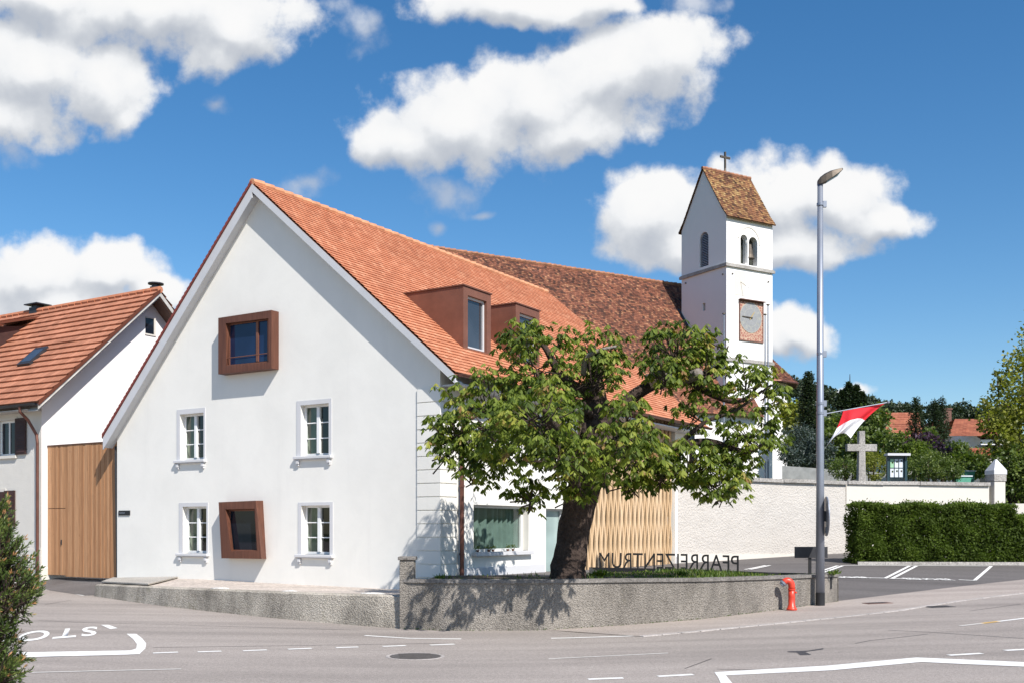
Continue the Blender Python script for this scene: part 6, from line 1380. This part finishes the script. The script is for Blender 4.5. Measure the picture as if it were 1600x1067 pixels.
for i, (px, pt, wpx) in enumerate(((1316, 610, 24), (1326, 598, 26), (1338, 602, 24), (1347, 612, 20))):
    conifer('hill_fir', ('leftmost of four dark firs on the far hilltop', 'tallest dark fir on the far hilltop below the mast', 'second tallest dark fir on the far hilltop', 'rightmost dark fir on the far hilltop')[i], px, pt, 634, wpx, 330, 'leaf_dark', 'dark firs on the hilltop', 1500, droop=.15, ragged=.15, leafk=2.6)
mp = at(1328, 620, 335); ms_ = thing('radio_mast', 'thin distant mast rising above the firs on the hilltop', 'mast', (mp.x, mp.y, mp.z-6)); hm = at(1328, 584, 335).z-mp.z+6; mb = MB(); mb.tube([(0, 0, 0), (0, 0, hm*.7), (0, 0, hm)], [.35, .25, .1], 5); mb.build('shaft', MAT['metal_dark'], ms_)
mb = MB(); mb.box((-.8, -.1, hm*.75), (.8, .1, hm*.75+.3)); mb.build('antenna', MAT['metal_dark'], ms_)

# foreground mountain pine at the left edge ---------------------------
pn = thing('mountain_pine', 'bushy green mountain pine shrub close by at the left edge', 'shrub', (-4.75, 8.4, g_road(-4.75, 8.4)-.02)); PO = np.array(pn.location)
PB = [pxblob(-55, 900, 95, 80, 8.3), pxblob(-10, 870, 36, 50, 8.2), pxblob(5, 925, 48, 44, 8.1), pxblob(-30, 815, 34, 38, 8.3), pxblob(-60, 1020, 84, 60, 8.2), pxblob(-10, 1050, 36, 30, 8.1), pxblob(-90, 1090, 100, 70, 8.3), pxblob(-25, 985, 40, 30, 8.1)]
Vs, Rs, Vb = [], [], MB()
for c, rad in PB:
    c, rad = np.array(c), np.array(rad); n = int(130*(rad[0]*rad[2])/(.25*.25))+50; n = min(n, 600)
    dr = rand_dir(n); pos = c+dr*rad*(.5+.52*RNG.random((n, 1))**.6)
    for p, dd_ in zip(pos, dr):
        ax = unit(dd_*.75+np.array([0, 0, .75])+RNG.normal(size=3)*.3); ln = random.uniform(.07, .14); m_ = 26; s = RNG.random(m_); pr_ = rand_dir(m_); pr_ = unit(pr_-ax*(pr_@ax)[:, None])
        nd = unit(pr_*.75+ax*(.55+s[:, None]*.9)); b0 = p+ax*ln*s[:, None]; Vs.append(leaf_quads(b0, nd, rand_dir(m_), RNG.uniform(.03, .05, m_), np.full(m_, .0085))); t_ = random.random()
        Rs.append(np.clip(.2+.45*t_+RNG.random(m_)*.25+(np.where(s > .8, .35, 0) if t_ > .75 else 0), 0, 1)); Vb.tube([tuple(p-ax*.12-PO), tuple(p+ax*ln*.9-PO)], [.006, .003], 3, False)
np_mesh('needles', np.concatenate(Vs)-PO, 4, np.concatenate(Rs), MAT['leaf_pine'], pn); Vb.build('twigs', MAT['bark'], pn, fix=False)
mb = MB()
for c, rad in PB: q = Vector(c)-Vector(PO); mb.tube([(q.x*.1, q.y*.1, -.05), (q.x*.5, q.y*.5, q.z*.5), tuple(q)], [.06, .04, .02], 6)
mb.build('stems', MAT['bark'], pn)

# grass and weeds in the planting bed, along the wall foot -----------
bedp = [(p[0], p[1]) for p in bed]; G_ = []
while len(G_) < 3600:
    x, y = random.uniform(-1.8, 7.6), random.uniform(20.8, 26.8)
    if not pip((x, y), bedp): continue
    dens_ = .10 if x < 1.6 else 1.0
    if random.random() > dens_*(.35+.65*(math.sin(x*2.3)*math.sin(y*1.9+x)+1)/2): continue
    G_.append((x, y, bed_z(x, y)))
G_ = np.array(G_); n = len(G_); d = unit(RNG.normal(size=(n, 3))*np.array([.4, .4, .1])+np.array([0, 0, 1.])); hl = RNG.uniform(.03, .13, n)*(1+.5*np.sin(G_[:, 0]*1.7))
tag(np_mesh('grass', leaf_quads(G_, d, rand_dir(n), hl, RNG.uniform(.012, .03, n)), 4, RNG.random(n), MAT['grass']), 'grass and weeds growing in the bed behind the concrete wall', 'grass', kind='stuff')
def weed(px, py, dd_, lab, s=.22, n=70):
    b = at(px, py, dd_); z0 = bed_z(b.x, b.y); o = thing('weed_plant', lab, 'plant', (b.x, b.y, z0)); p = RNG.normal(size=(n, 3))*np.array([s*.6, s*.6, s*.2])+np.array([0, 0, s*.6]); dd = unit(p+np.array([0, 0, .2])+RNG.normal(size=(n, 3))*.08)
    np_mesh('leaves', leaf_quads(p*.6, dd, rand_dir(n), RNG.uniform(.6, 1.2, n)*s*.7, np.full(n, s*.22)), 4, RNG.random(n), MAT['grass'], o)
weed(938, 902, 22.9, 'bright leafy weed sprouting beside the chestnut trunk', .2); weed(1065, 896, 23.4, 'tall leafy weed clump in middle of the planting bed', .17); weed(1302, 893, 25.3, 'small weed beside the post of the blank sign board', .16); weed(1110, 898, 23.6, 'low leafy weed below letters in the planting bed', .13); weed(690, 905, 21.3, 'small dark weed above the left part of planter wall', .16, 40)
ff_ = []
for k in range(len(WB)-1):
    for _ in range(60 if k > 2 else 25):
        f = random.random(); p = WB[k]+(WB[k+1]-WB[k])*f; ff_.append((p.x, p.y-random.uniform(.005, .05), g_road(p.x, p.y)+(PAVE_DZ if p.x > .6 else 0)))
ff_ = np.array(ff_); n = len(ff_); tag(np_mesh('moss_fringe', leaf_quads(ff_, unit(RNG.normal(size=(n, 3))*.6+np.array([0, -.3, .8])), rand_dir(n), RNG.uniform(.015, .06, n), RNG.uniform(.01, .02, n)), 4, RNG.random(n)*.6, MAT['grass']), 'thin fringe of moss and weeds along the wall foot', 'weeds', kind='stuff')
# flower pots on the sill of the wide window
for k, px in enumerate((748, 765, 772, 795, 803)):
    q = HF.plane(px, 857, 1, .05); 
    o = thing('potted_plant', ('leftmost', 'second', 'middle', 'fourth', 'rightmost')[k]+' of the five small green plants on the wide window sill', 'plant', HF.M @ Vector((q.x, .08, sz0+.001)), group='plants on the window sill')
    mb = MB(); mb.lathe((0, 0, 0), [(.03, 0), (.04, .05), (.043, .055)], 10); mb.build('pot', MAT['rust'], o)
    n = 40; p = RNG.normal(size=(n, 3))*.025+np.array([0, 0, .09]); np_mesh('leaves', leaf_quads(p, unit(p-np.array([0, 0, .05])), rand_dir(n), np.full(n, .05), np.full(n, .022)), 4, RNG.random(n), MAT['leaf_mid'], o)
